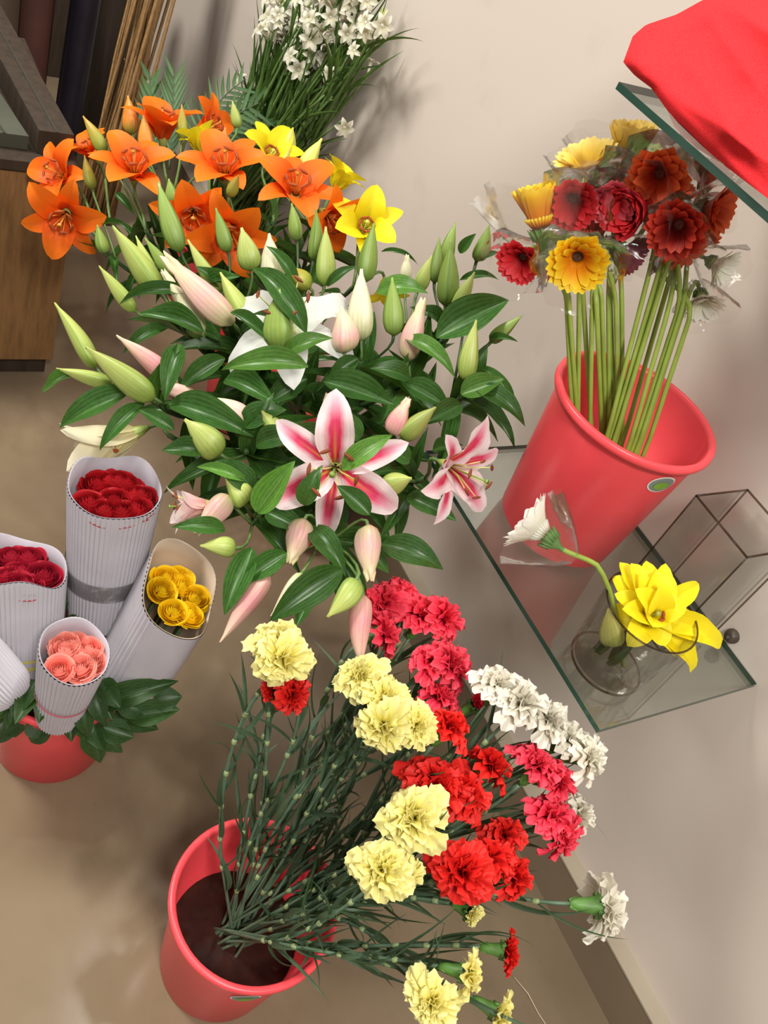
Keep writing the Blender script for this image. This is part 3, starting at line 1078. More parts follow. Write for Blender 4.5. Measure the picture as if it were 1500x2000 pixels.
def strap(parent, base, d, L, W, mat='leaf_carn', nrm=None, var=None):
    d = Vector(d).normalized()
    n = nrm if nrm is not None else Vector((random.uniform(-1, 1), random.uniform(-1, 1), 1))
    n = n - d * n.dot(d)
    n.normalize()
    y = n.cross(d)
    m = Matrix(((d.x * L, y.x * W, n.x * L, base.x), (d.y * L, y.y * W, n.y * L, base.y), (d.z * L, y.z * W, n.z * L, base.z), (0, 0, 0, 1)))
    return link('leaf', STRAP[random.randrange(5) if var is None else var], parent, m, M[mat])


def carnation(px, py, dpx, dep, col, deg, side, label, var=None, nleaf=5):
    p = P(px, py, dep)
    z = face(deg, side, p)
    sc = pw(dpx, dep) / .070
    root = thing('carnation', BC, label, 'carnation', col + ' carnations in the front bucket')
    c0 = p - z * .022 * sc            # petal base point
    v = random.randrange(6) if var is None else var
    link('bloom', CARN[v], root, frame(c0, z, None, (sc, sc, sc)), M['c_' + col])
    cs = max(.75, min(1.05, sc))
    link('calyx', CALYX, root, frame(c0 - z * .004, z, None, (cs, cs, cs)))
    end = c0 - z * .028 * cs
    pts = stem_path(BC, end, z * .7 + (end - BC).normalized() * .6, .22, 14, .7)
    tube_obj('stem', pts, .0024, root, M['carn_stem'])
    m = len(pts)
    for i in range(nleaf):
        f = .20 + .68 * (i // 2 * 2 + .5) / max(1, nleaf) + random.uniform(-.03, .03)
        q = pts[min(m - 2, int(f * m))]
        tn = (pts[min(m - 1, int(f * m) + 1)] - q).normalized()
        x = tn.orthogonal().normalized()
        y = tn.cross(x)
        a = random.uniform(0, 6.28)
        d = (x * math.cos(a) + y * math.sin(a)) * random.uniform(.35, .8) + tn
        strap(root, q, d, random.uniform(.06, .13), random.uniform(.006, .010), nrm=(x * math.cos(a) + y * math.sin(a)))
        if i % 2 == 0:
            mbn = MB()
            mbn.tube([q - tn * .005, q - tn * .002, q + tn * .002, q + tn * .005], [.0024, .0038, .0038, .0026], 6)
            link('node', mbn.mesh('node', [M['node']]), root)
    return root


CA = [
    (545, 1238, 108, 1.04, 'yellow', 80, 55, 'pale yellow carnation at the top left, upper bloom of the leftmost pair'),
    (548, 1296, 112, 1.01, 'yellow', 250, 25, 'pale yellow carnation directly below the upper left one, above two red blooms'),
    (697, 1312, 92, 1.01, 'yellow', 130, 40, 'pale yellow carnation touching the long pink lily bud'),
    (762, 1358, 104, 1.0, 'yellow', 40, 35, 'pale yellow carnation in the middle of the upper yellow group'),
    (750, 1432, 108, .98, 'yellow', 270, 35, 'pale yellow carnation lowest of the upper yellow group'),
    (824, 1422, 90, 1.0, 'yellow', 330, 40, 'pale yellow carnation at the right of the upper yellow group'),
    (805, 1600, 124, .97, 'yellow', 200, 10, 'round pale yellow carnation facing forward beside the red cluster'),
    (745, 1700, 120, .96, 'yellow', 180, 12, 'large pale yellow carnation facing forward left of the red bloom'),
    (792, 1724, 86, .97, 'yellow', 300, 45, 'smaller pale yellow carnation tucked against the large forward-facing yellow one'),
    (926, 1788, 50, 1.05, 'yellow', 330, 50, 'little pale yellow carnation half hidden below the big red bloom'),
    (925, 1905, 92, 1.0, 'yellow', 345, 78, 'pale yellow carnation seen from the side near the bottom'),
    (984, 1985, 84, 1.02, 'yellow', 330, 80, 'pale yellow carnation cut by the bottom of the picture, right of the other'),
    (840, 1968, 104, .98, 'yellow', 250, 30, 'pale yellow carnation at the bottom edge facing forward'),
    (523, 1350, 46, 1.06, 'red', 180, 60, 'small red carnation bud-like bloom under the upper left yellow pair'),
    (582, 1362, 82, 1.05, 'red', 330, 60, 'red carnation under the upper left yellow pair, on its right'),
    (886, 1408, 90, 1.04, 'red', 50, 72, 'red carnation seen edge-on beside the upper yellow group'),
    (862, 1520, 128, 1.02, 'red', 60, 50, 'large red carnation at the upper left of the red cluster'),
    (922, 1545, 112, 1.03, 'red', 20, 55, 'red carnation in the centre of the red cluster'),
    (968, 1488, 92, 1.06, 'red', 40, 95, 'red carnation with visible green calyx at the top of the red cluster'),
    (988, 1618, 82, 1.06, 'red', 80, 60, 'red carnation under the grey stem between red cluster and pink blooms'),
    (900, 1708, 122, .98, 'red', 230, 12, 'big round red carnation facing forward beside the yellow pair'),
    (962, 1665, 98, 1.03, 'red', 70, 55, 'red carnation just above and right of the big forward-facing red one'),
    (1016, 1708, 100, 1.04, 'red', 0, 72, 'red carnation at the right end of the lower red group'),
    (1000, 1860, 74, 1.04, 'red', 350, 88, 'single red carnation on a long stem low on the right'),
    (742, 1168, 100, 1.2, 'pink', 130, 50, 'deep pink carnation at the top left behind the hanging lily bud'),
    (790, 1148, 76, 1.22, 'pink', 60, 75, 'deep pink carnation highest of the upper pink group'),
    (762, 1232, 92, 1.17, 'pink', 20, 100, 'deep pink carnation showing its green calyx in the upper pink group'),
    (832, 1190, 96, 1.2, 'pink', 60, 70, 'hot pink carnation in the middle of the upper pink group'),
    (882, 1205, 92, 1.2, 'pink', 10, 70, 'hot pink carnation at the right of the upper pink group'),
    (850, 1278, 92, 1.16, 'pink', 70, 60, 'hot pink carnation below the upper pink group on the left'),
    (895, 1292, 100, 1.15, 'pink', 20, 65, 'hot pink carnation below the upper pink group on the right'),
    (868, 1352, 88, 1.15, 'pink', 60, 95, 'shaded magenta carnation behind the edge-on red one'),
    (936, 1372, 58, 1.17, 'pink', 30, 80, 'small magenta carnation between the red bloom and the white row'),
    (1060, 1482, 96, 1.08, 'pink', 50, 70, 'hot pink carnation at the top of the right-hand pink chain'),
    (1105, 1525, 90, 1.09, 'pink', 0, 72, 'second hot pink carnation of the right-hand pink chain'),
    (1088, 1585, 96, 1.08, 'pink', 40, 60, 'third hot pink carnation of the right-hand pink chain'),
    (1112, 1640, 92, 1.08, 'pink', 330, 68, 'lowest hot pink carnation of the right-hand pink chain'),
    (980, 1325, 92, 1.1, 'white', 60, 62, 'white carnation at the upper left end of the white row'),
    (1028, 1362, 112, 1.09, 'white', 50, 55, 'largest white carnation, second in the white row'),
    (1082, 1398, 98, 1.1, 'white', 50, 66, 'third white carnation in the row near the shelf corner'),
    (1122, 1436, 92, 1.11, 'white', 30, 70, 'fourth white carnation in the row just below the shelf corner'),
    (1165, 1480, 96, 1.1, 'white', 0, 72, 'white carnation at the lower right end of the white row'),
    (1142, 1592, 92, 1.16, 'white', 0, 75, 'white carnation half hidden behind the right-hand pink chain'),
    (1196, 1772, 118, 1.09, 'white', 355, 98, 'lone white carnation far right, seen from behind against the skirting'),
]
for a in CA:
    carnation(*a, var=(7 if a[2] < 60 else (6 if 78 <= a[6] <= 90 else None)), nleaf=13)

# ================================================================== roses in corrugated sleeves


def rose_petal(R, H, span, flare, i, rg, close=0.):
    ph = rg.uniform(0, 6)

    def fn(u, v):
        a = v * span + .25 * u * close
        r = R * (.35 + .8 * math.sin(min(1, u * 1.25) * PI / 2)) * (1 - close * u ** 3) + flare * u ** 4
        z = H * u - flare * .55 * u ** 6 - .12 * H * v * v * u * (1 - close) + .0008 * math.sin(5 * v + ph) * u
        return (r * math.cos(a), r * math.sin(a), z)
    return fn


def rose_core(seed):
    rg = random.Random(seed)
    mb = MB()
    N = 18
    for i in range(N):
        t = i / (N - 1)
        a0 = i * 2.2 + rg.uniform(-.2, .2)
        fn = rose_petal(.003 + .0155 * t ** .9, .033 - .008 * t, 1.05, .0002 + .0055 * t ** 2, i, rg, .62 * (1 - t) ** .8)
        c, s = math.cos(a0), math.sin(a0)
        mb.grid(lambda u, v: (lambda q: (q[0] * c - q[1] * s, q[0] * s + q[1] * c, q[2]))(fn(u, v)), 5, 8)
    mb.lathe([(.001, 0), (.006, .002), (.009, .008)], 10)
    return mb.mesh('bloom', [M['r_red']])


ROSE = [rose_core(s) for s in (1, 2, 3)]
_rg = random.Random(9)
ROSEP = []
for i in range(3):
    mb = MB()
    mb.grid(rose_petal(.0165 + .0008 * i, .025 - .003 * i, 1.0, .0045 + .001 * i, 0, _rg), 6, 10)
    ROSEP.append(mb.mesh('petal', [M['r_red']]))


def rose(px, py, dpx, sl, col, label, group, down=.012):
    fr0, L0, a0, b0_ = sl
    inv = fr0.inverted()
    o, d = inv @ CAM, inv.to_3x3() @ ray(px, py)
    dep = (L0 - down - o.z) / d.z
    q = o + d * dep
    sc = pw(dpx, dep) / .044
    lim = 1 - .0265 * sc / min(a0, b0_)
    k = math.hypot(q.x / a0, q.y / b0_)
    if k > lim:
        q.x *= lim / k
        q.y *= lim / k
    p = fr0 @ q
    axis = fr0.to_3x3() @ Vector((0, 0, 1))
    z = (Vector(axis).normalized() + Vector((random.uniform(-.2, .2), random.uniform(-.2, .2), 0)) - FW * .2).normalized()
    b0 = p - z * .024 * sc
    ss = b0 - Vector(axis).normalized() * .12
    root = thing('rose', ss, label, 'rose', group)
    fr = frame(b0, z, (random.uniform(-1, 1), random.uniform(-1, 1), 0.01), (sc, sc, sc))
    bl = link('bloom', random.choice(ROSE), root, fr, M['r_' + col])
    for k in range(6):
        m = fr @ Matrix.Rotation(k * 2.4 + .3, 4, 'Z') @ Matrix.Rotation(math.radians(random.uniform(-4, 8)), 4, 'Y')
        link('petal', ROSEP[k % 3], bl, m, M['r_' + col])
    tube_obj('stem', [ss, ss.lerp(b0, .5), b0 + z * .004], .0025, root, M['stem_dark'], 5)
    return root


def sleeve(label, bottom, top, a, b, spin, tap, slant, sldeg, plain_at=None, flutes=64, lining='card_in', extras=(), bump=.05, squash=2.0, name='paper_sleeve', closed=False):
    """corrugated card rolled round a bunch: fluted outside, smooth lining"""
    bottom, top = Vector(bottom), Vector(top)
    ax = top - bottom
    L = ax.length
    fr = frame(bottom, ax, idir(spin))
    root = thing(name, bottom, label, 'wrapper', 'corrugated card sleeves round the roses')
    n = flutes * 6
    m = 10
    # picture angle -> local angle of the slant
    d = fr.inverted().to_3x3() @ idir(sldeg)
    s0 = math.atan2(d.y, d.x)
    rg = random.Random(int(a * 1e4) + int(spin))
    bp = [(rg.uniform(.3, 1), rg.randrange(2, 6), rg.uniform(0, 6)) for _ in range(3)]

    def rad(q, t):
        e = squash
        r = (abs(math.cos(q) / a) ** e + abs(math.sin(q) / b) ** e) ** (-1 / e)
        k = tap + (1 - tap) * t ** .8
        if closed and t < .25:
            k *= math.sqrt(max(.03, 1 - ((.25 - t) / .25) ** 2))
        return r * k

    def height(q, t):
        e = sum(w * math.sin(k * q + p) for w, k, p in bp) * bump * .25
        return t * (L + slant * math.cos(q - s0)) + e * t * t * L

    def flu(q):
        if plain_at is None:
            return 1
        dq = (q - plain_at[0] + PI) % (2 * PI) - PI
        return 0 if abs(dq) < plain_at[1] else 1
    V, U = [], []
    for i in range(m + 1):
        t = i / m
        for k in range(n):
            q = 2 * PI * k / n
            r = rad(q, t) + .0011 * math.cos(flutes * q) * flu(q)
            V.append((r * math.cos(q), r * math.sin(q), height(q, t)))
    Fc = [(i * n + k, i * n + (k + 1) % n, (i + 1) * n + (k + 1) % n, (i + 1) * n + k) for i in range(m) for k in range(n)]
    link('corrugated_card', mesh('corrugated_card', V, Fc, [M['card_out']]), root, fr)
    # lining with a turned edge
    V2 = []
    n2 = 72
    for i in range(m + 1):
        t = i / m
        for k in range(n2):
            q = 2 * PI * k / n2
            r = rad(q, t) - .0026
            V2.append((r * math.cos(q), r * math.sin(q), height(q, t) + .0006))
    for k in range(n2):
        q = 2 * PI * k / n2
        r = rad(q, 1) - .0006
        V2.append((r * math.cos(q), r * math.sin(q), height(q, 1) + .0012))
    F2 = [(i * n2 + k, i * n2 + (k + 1) % n2, (i + 1) * n2 + (k + 1) % n2, (i + 1) * n2 + k) for i in range(m + 1) for k in range(n2)]
    link('lining', mesh('lining', V2, F2, [M[lining]]), root, fr)
    for (nm, t0, t1, off, mt) in extras:
        V3 = []
        for i in range(3):
            t = t0 + (t1 - t0) * i / 2
            for k in range(n2):
                q = 2 * PI * k / n2
                r = rad(q, t) + off
                V3.append((r * math.cos(q), r * math.sin(q), height(q, t)))
        F3 = [(i * n2 + k, i * n2 + (k + 1) % n2, (i + 1) * n2 + (k + 1) % n2, (i + 1) * n2 + k) for i in range(2) for k in range(n2)]
        link(nm, mesh(nm, V3, F3, [M[mt]]), root, fr)
    return fr, L, a, b


ax = sleeve('tall grey corrugated sleeve holding the red roses under the lilies', P(196, 1200, 1.39), P(226, 950, 1.265), .064, .066, 0, .72, .012, 90, None, 60, 'card_in',
            [('tape', .32, .46, .0035, 'tape')], .10)
RA = [(185, 935, 'upper left'), (232, 935, 'upper middle, brightest'), (278, 918, 'upper right'), (175, 978, 'left edge'), (222, 972, 'centre'), (262, 962, 'right of centre'),
      (296, 962, 'right edge'), (205, 905, 'back left, half hidden'), (252, 900, 'back middle, half hidden'), (200, 1004, 'lower left'), (240, 1008, 'bottom middle'), (282, 1000, 'lower right')]
for x, y, s in RA:
    rose(x, y, 62, ax, 'red', 'red rose in the tall sleeve under the lilies, ' + s, 'red roses in the tall sleeve')

ax = sleeve('grey corrugated sleeve cut by the left picture edge holding crimson roses', P(38, 1330, 1.36), P(34, 1095, 1.26), .066, .064, 0, .82, .016, 200, None, 60, 'card_in',
            [('string', .30, .33, .002, 'string'), ('string', .37, .39, .002, 'string')], .10)
for x, y, s in [(18, 1068, 'upper one by the picture edge'), (60, 1078, 'upper right'), (88, 1118, 'right edge'), (44, 1112, 'centre'), (14, 1122, 'middle left'), (58, 1150, 'lower right'), (22, 1156, 'lowest')]:
    rose(x, y, 64, ax, 'crimson', 'crimson rose in the left-edge sleeve, ' + s, 'crimson roses in the left sleeve')

ax = sleeve('wide grey corrugated sleeve leaning right around the yellow roses', P(245, 1330, 1.40), P(352, 1150, 1.28), .066, .055, 70, .98, .03, 100, (3.7, .95), 62, 'card_warm', [], .03, 3.0)
for x, y, s in [(318, 1112, 'upper left'), (356, 1108, 'upper right'), (320, 1150, 'middle left'), (358, 1142, 'middle'), (340, 1190, 'lower left'), (384, 1165, 'right'), (374, 1196, 'lowest')]:
    rose(x, y, 52, ax, 'yellow', 'small yellow rose in the wide leaning sleeve, ' + s, 'yellow roses in the wide sleeve')

ax = sleeve('small corrugated sleeve with a pink line holding the pink roses in front', P(112, 1400, 1.31), P(146, 1272, 1.215), .047, .05, 0, .62, .012, 120, None, 48, 'card_in',
            [('pink_line', .42, .45, .0022, 'pinkline')], .06)
for x, y, s in [(112, 1238, 'upper left'), (148, 1232, 'top'), (130, 1268, 'middle left'), (172, 1262, 'upper right'), (156, 1300, 'front centre, widest open'), (112, 1306, 'lower left'), (184, 1290, 'right edge')]:
    rose(x, y, 52, ax, 'pink', 'salmon pink rose in the small front sleeve, ' + s, 'pink roses in the small sleeve')

sleeve('end of a rolled corrugated sleeve at the left picture edge beside the pink roses', P(36, 1372, 1.27), P(-70, 1262, 1.235), .043, .043, 0, .8, .0, 100, None, 44, 'card_in', [], .02, closed=True)

# rose foliage under the sleeves
LV = [((190, 1380), (350, 1330)), ((250, 1400), (352, 1385)), ((215, 1390), (310, 1425)), ((200, 1420), (262, 1440)), ((180, 1400), (196, 1490)), ((40, 1390), (-10, 1450)), ((60, 1400), (92, 1440)),
      ((120, 1390), (150, 1430)), ((160, 1400), (240, 1470)), ((20, 1400), (30, 1440)), ((150, 1180), (128, 1140)), ((150, 1230), (140, 1200)), ((220, 1380), (180, 1340)), ((300, 1370), (356, 1360)), ((100, 1405), (60, 1450)), ((230, 1360), (290, 1400))]
rf = thing('rose_foliage', BR + Vector((0, 0, .1)), 'dark green rose leaves hanging over the bucket under the sleeves', 'foliage')
tube_obj('stem', [BR + Vector((0, 0, .02)), BR + Vector((.02, 0, .2)), BR + Vector((.06, 0, .3))], .003, rf, M['stem_dark'])
for i in range(9):
    a = i * .7
    tube_obj('stem', [BR + Vector((.03 * math.cos(a), .03 * math.sin(a), .015)), BR + Vector((.06 * math.cos(a), .06 * math.sin(a), HB)), BR + Vector((.08 * math.cos(a), .08 * math.sin(a), HB + .06))], .0028, rf, M['stem_dark'])
for (b_, e_) in LV:
    d0 = 1.335 + random.uniform(-.02, .02)
    leaf(rf, P(*b_, d0), P(*e_, d0 + .01), .04, 'leaf_rose')
for i in range(26):
    a = random.uniform(0, 6.28)
    q = BR + Vector((.085 * math.cos(a), .085 * math.sin(a), HB + random.uniform(0, .08)))
    d = Vector((math.cos(a), math.sin(a), random.uniform(-.9, .2))).normalized()
    leaf(rf, q, q + d * random.uniform(.05, .075), random.uniform(.03, .042), 'leaf_rose')

# ================================================================== gerberas on the shelf
GP = {}


def gerb_petals(mat):
    if mat not in GP:
        GP[mat] = {k: [petal(.038, .0128, t0, t1, .25, .05, 1, 3 + i, 7, 4, 'strap', M[mat]) for i in range(2)] for k, (t0, t1) in
                   {'flat': (70, 92), 'cup': (30, 62), 'closed': (14, 22), 'droop': (80, 112)}.items()}
    return GP[mat]


def gerb_head_mesh(disc):
    mb = MB()
    mb.lathe([(.0005, .005), (.003, .0062), (.0058, .005), (.0072, .002), (.009, -.002)], 18, 0)
    mb.lathe([(.0095, .001), (.009, -.005), (.006, -.011), (.003, -.015), (.0025, -.02)], 14, 1)
    for k in range(14):
        a = 2 * PI * k / 14
        c, s = math.cos(a), math.sin(a)
        mb.tube([(.007 * c, .007 * s, -.008), (.012 * c, .012 * s, .002)], [.0024, .0004], 4, 1)
    for k in range(22):                                     # short inner florets
        a = 2 * PI * k / 22
        c, s = math.cos(a), math.sin(a)
        mb.tube([(.006 * c, .006 * s, .003), (.012 * c, .012 * s, .011)], [.0018, .0015], 4, 2)
    return mb


GH = {}


def gerb_head(disc, mat):
    if (disc, mat) not in GH:
        GH[(disc, mat)] = gerb_head_mesh(disc).mesh('flower_head', [M[disc], M['calyx'], M[mat]])
    return GH[(disc, mat)]


def film_cone(R, H, seed, r0=.006):
    rg = random.Random(seed)
    ph = [rg.uniform(0, 6) for _ in range(4)]
    mb = MB()
    n, m = 28, 8
    V = []
    for i in range(m + 1):
        t = i / m
        for k in range(n):
            q = 2 * PI * k / n
            r = r0 + (R - r0) * t ** .8
            r *= 1 + t * (.10 * math.sin(3 * q + ph[0]) + .07 * math.sin(7 * q + ph[1] + 3 * t) + .04 * math.sin(13 * q + ph[2]))
            z = -.02 + H * t + t * .006 * math.sin(4 * q + ph[3])
            V.append((r * math.cos(q), r * math.sin(q), z))
    Fc = [(i * n + k, i * n + (k + 1) % n, (i + 1) * n + (k + 1) % n, (i + 1) * n + k) for i in range(m) for k in range(n)]
    mb.add(V, Fc)
    return mb.mesh('plastic_sleeve', [M['film']])


FILM = [film_cone(.047, .062, 1), film_cone(.043, .068, 2), film_cone(.038, .062, 3)]


def gerbera(px, py, dpx, dep, mat, form, deg, side, neck, foot, label, group='gerberas in the shelf bucket', disc='disc_dark', film=True, npet=26, base=None):
    """neck, foot: picture points (x, y, depth) the stem passes above and at the rim"""
    p = P(px, py, dep)
    z = face(deg, side, p)
    wid = {'flat': .092, 'cup': .080, 'closed': .036, 'droop': .086}[form]
    sc = pw(dpx, dep) / wid * 1.1
    nk = P(neck[0] + random.uniform(-7, 7), neck[1] + random.uniform(-10, 10), neck[2] + random.uniform(-.006, .012))
    ft = P(foot[0] + random.uniform(-7, 7), foot[1], foot[2] + random.uniform(-.006, .006))
    b = base or BG
    dn = (ft - nk).normalized()
    bot = ft + dn * ((b.z + .012 - ft.z) / dn.z)
    off = Vector((bot.x - b.x, bot.y - b.y, 0))
    if off.length > RB_ - .016:
        off *= (RB_ - .016) / off.length
    bot = Vector((b.x + off.x, b.y + off.y, b.z + .012))
    root = thing('gerbera', bot, label, 'gerbera', group)
    h0 = p - z * .01
    e = h0 - z * .018 * sc
    d = (nk - ft).normalized()
    pts = bez(bot, bot.lerp(ft, .4), ft + dn * .06, ft, 6)[:-1] + [ft.lerp(nk, i / 8) for i in range(9)] + bez(nk, nk + d * (e - nk).length * .4, e - z * (e - nk).length * .4, e, 8)[1:]
    tube_obj('stem', pts, .0031, root, M['gerbera_stem'], 7)
    fr = frame(h0, z, None, (sc, sc, sc))
    hd = link('flower_head', gerb_head(disc, mat), root, fr)
    for ring, cnt in ((0, npet), (1, npet // 2)):
        for k in range(cnt):
            a = 2 * PI * (k + .5 * ring) / cnt + random.uniform(-.06, .06)
            m = fr @ Matrix.Rotation(a, 4, 'Z') @ Matrix.Translation((.006, 0, .001 + .002 * ring)) @ Matrix.Rotation(math.radians(random.uniform(-5, 5) - 10 * ring), 4, 'Y') @ Matrix.Scale(1 - .14 * ring, 4)
            link('petal', gerb_petals(mat)[form][k % 2], hd, m)
    if film:
        link('plastic_sleeve', random.choice(FILM), root, frame(h0 - z * .012 * sc, z, None, (sc * random.uniform(1.0, 1.2), sc * random.uniform(.95, 1.15), sc * random.uniform(.9, 1.15))))
    return root


B1 = lambda k: ((1112 + 13 * k, 590, 1.09 + .008 * (k % 3)), (1122 + 12 * k, 800, 1.175 + .008 * (k % 3)))
B2 = lambda k: ((1186 + 11 * k, 590, 1.115 + .008 * (k % 2)), (1186 + 11 * k, 830, 1.20 + .008 * (k % 2)))
B3 = lambda k: ((1272 + 9 * k, 535, 1.085 + .008 * (k % 3)), (1190 + 9 * k, 820, 1.165 + .008 * (k % 3)))
B4 = lambda k: ((1306 + 9 * k, 620, 1.09 + .008 * (k % 2)), (1228 + 9 * k, 855, 1.165 + .008 * (k % 2)))
GE = [
    (1128, 505, 134, 1.03, 'g_yellow', 'cup', 270, 26, B1(1), 'yellow gerbera with orange heart facing forward at the front', 'disc_dark', True),
    (1054, 432, 74, 1.07, 'g_yellow', 'closed', 100, 70, B1(0), 'yellow gerbera closed up in film at the left', 'disc_dark', True),
    (1018, 506, 100, 1.06, 'g_red', 'cup', 230, 42, B1(0), 'red gerbera lowest at the far left beside the lily leaves', 'disc_dark', True),
    (1118, 392, 116, 1.06, 'g_red', 'cup', 260, 28, B1(2), 'red gerbera above the forward-facing yellow one', 'disc_dark', True),
    (1198, 392, 106, 1.06, 'g_pink', 'cup', 250, 32, B2(0), 'dusty pink gerbera in film right of the red one', 'disc_dark', True),
    (1148, 330, 134, 1.10, 'g_paleyellow', 'cup', 100, 52, B1(3), 'pale yellow gerbera in film at the top of the bunch', 'disc_green', True),
    (1252, 402, 84, 1.07, 'g_red', 'closed', 200, 40, B2(1), 'small closed red gerbera in the middle of the bunch', 'disc_dark', True),
    (1288, 342, 136, 1.04, 'g_orange', 'cup', 250, 22, B3(0), 'orange gerbera in film under the upper shelf edge', 'disc_dark', True),
    (1325, 442, 130, 1.03, 'g_darkred', 'cup', 240, 26, B3(2), 'dark red-orange gerbera above the slanting stems', 'disc_dark', True),
    (1392, 408, 112, 1.05, 'g_orange', 'cup', 350, 55, B4(1), 'orange gerbera turned right at the right side of the bunch', 'disc_dark', True),
    (1385, 348, 96, 1.09, 'g_orange', 'cup', 60, 50, B4(0), 'orange gerbera partly behind the upper glass edge', 'disc_dark', True),
    (1226, 492, 92, 1.08, 'g_purple', 'cup', 330, 118, B2(2), 'dark purple gerbera hanging with its back turned', 'disc_dark', True),
    (1405, 520, 92, 1.12, 'g_white', 'cup', 330, 60, B4(2), 'cream white gerbera low on the right by the wall', 'disc_green', True),
    (1370, 590, 96, 1.12, 'g_white', 'cup', 280, 60, B4(3), 'white gerbera lowest on the right by the wall', 'disc_green', True),
    (1345, 500, 96, 1.07, 'g_orange', 'droop', 300, 60, B3(3), 'faded orange gerbera drooping below the dark red-orange one', 'disc_dark', True),
    (1225, 320, 80, 1.11, 'g_paleyellow', 'closed', 80, 60, B2(3), 'closed pale gerbera between the yellow and orange ones at the top', 'disc_green', True),
    (1160, 450, 70, 1.10, 'g_darkred', 'closed', 90, 60, B1(4), 'closed dark red gerbera hidden behind the forward-facing yellow one', 'disc_dark', False),
    (1250, 350, 90, 1.11, 'g_pink', 'cup', 120, 50, B2(1), 'pink gerbera half hidden between the pink and orange ones', 'disc_dark', True),
    (1320, 380, 90, 1.10, 'g_orange', 'cup', 60, 50, B3(4), 'orange gerbera half hidden behind the two large orange ones', 'disc_dark', True),
    (1092, 440, 70, 1.11, 'g_paleyellow', 'closed', 110, 50, B1(5), 'closed yellow gerbera behind the red one', 'disc_dark', False),
    (1290, 420, 76, 1.10, 'g_darkred', 'closed', 90, 50, B3(1), 'closed red gerbera behind the orange ones', 'disc_dark', False),
    (1330, 470, 70, 1.12, 'g_orange', 'closed', 30, 50, B4(4), 'closed orange gerbera deep in the right of the bunch', 'disc_dark', False),
]
for (x, y, d_, dep, mat, form, deg, side, nf, lab, disc, fl) in GE:
    if mat in ('g_orange', 'g_darkred', 'g_pink', 'g_purple'):
        disc = 'disc_red'
    gerbera(x, y, d_, dep, mat, form, deg, side, nf[0], nf[1], lab, disc=disc, film=fl)

# ------------------------------------------------------------------ glass vases on the shelf
VC = Vector((.850, .372, Z1))
vr = thing('glass_vase', VC, 'round clear glass vase with the yellow lily on the lower shelf', 'vase')
mb = MB()
r0, r1, h = .051, .063, .116
mb.lathe([(.001, .001), (r0 - .004, .001), (r0, .004), (r1, h), (r1 - .002, h), (r0 - .003, .008), (.001, .007)], 48)
link('body', mb.mesh('body', [M['glass_wall']]), vr, Matrix.Translation(VC))
mb = MB()
for rr, zz, tr_ in ((r1 - .001, h, .0013), (r0 - .002, .003, .0016)):
    mb.tube([(rr * math.cos(a * PI / 24), rr * math.sin(a * PI / 24), zz) for a in range(49)], tr_, 6)
link('rim', mb.mesh('rim', [M['glass_rim']]), vr, Matrix.Translation(VC))

BX = (.952, .372, 1.056, .476, Z1 + .001, Z1 + .2)
bv = thing('glass_vase', ((BX[0] + BX[2]) / 2, (BX[1] + BX[3]) / 2, Z1), 'tall empty square glass vase against the wall on the lower shelf', 'vase')
mb = MB()
x0, y0, x1, y1, z0, z1 = BX
tk = .003
for a_, b_ in (((x0, y0, z0), (x0 + tk, y1, z1)), ((x1 - tk, y0, z0), (x1, y1, z1)), ((x0 + tk, y0, z0), (x1 - tk, y0 + tk, z1)), ((x0 + tk, y1 - tk, z0), (x1 - tk, y1, z1)), ((x0 + tk, y0 + tk, z0), (x1 - tk, y1 - tk, z0 + .005))):
    mb.box(a_, b_)
link('body', mb.mesh('body', [M['glass_wall']], False), bv)
mb = MB()
cs = [(x0, y0), (x1, y0), (x1, y1), (x0, y1)]
for i in range(4):
    a_, b_ = cs[i], cs[(i + 1) % 4]
    mb.tube([(*a_, z1), (*b_, z1)], .0016, 5)
    mb.tube([(*a_, z0), (*a_, z1)], .0013, 5)
    mb.tube([(*a_, z0 + .002), (*b_, z0 + .002)], .0013, 5)
link('rim', mb.mesh('rim', [M['glass_rim']]), bv)

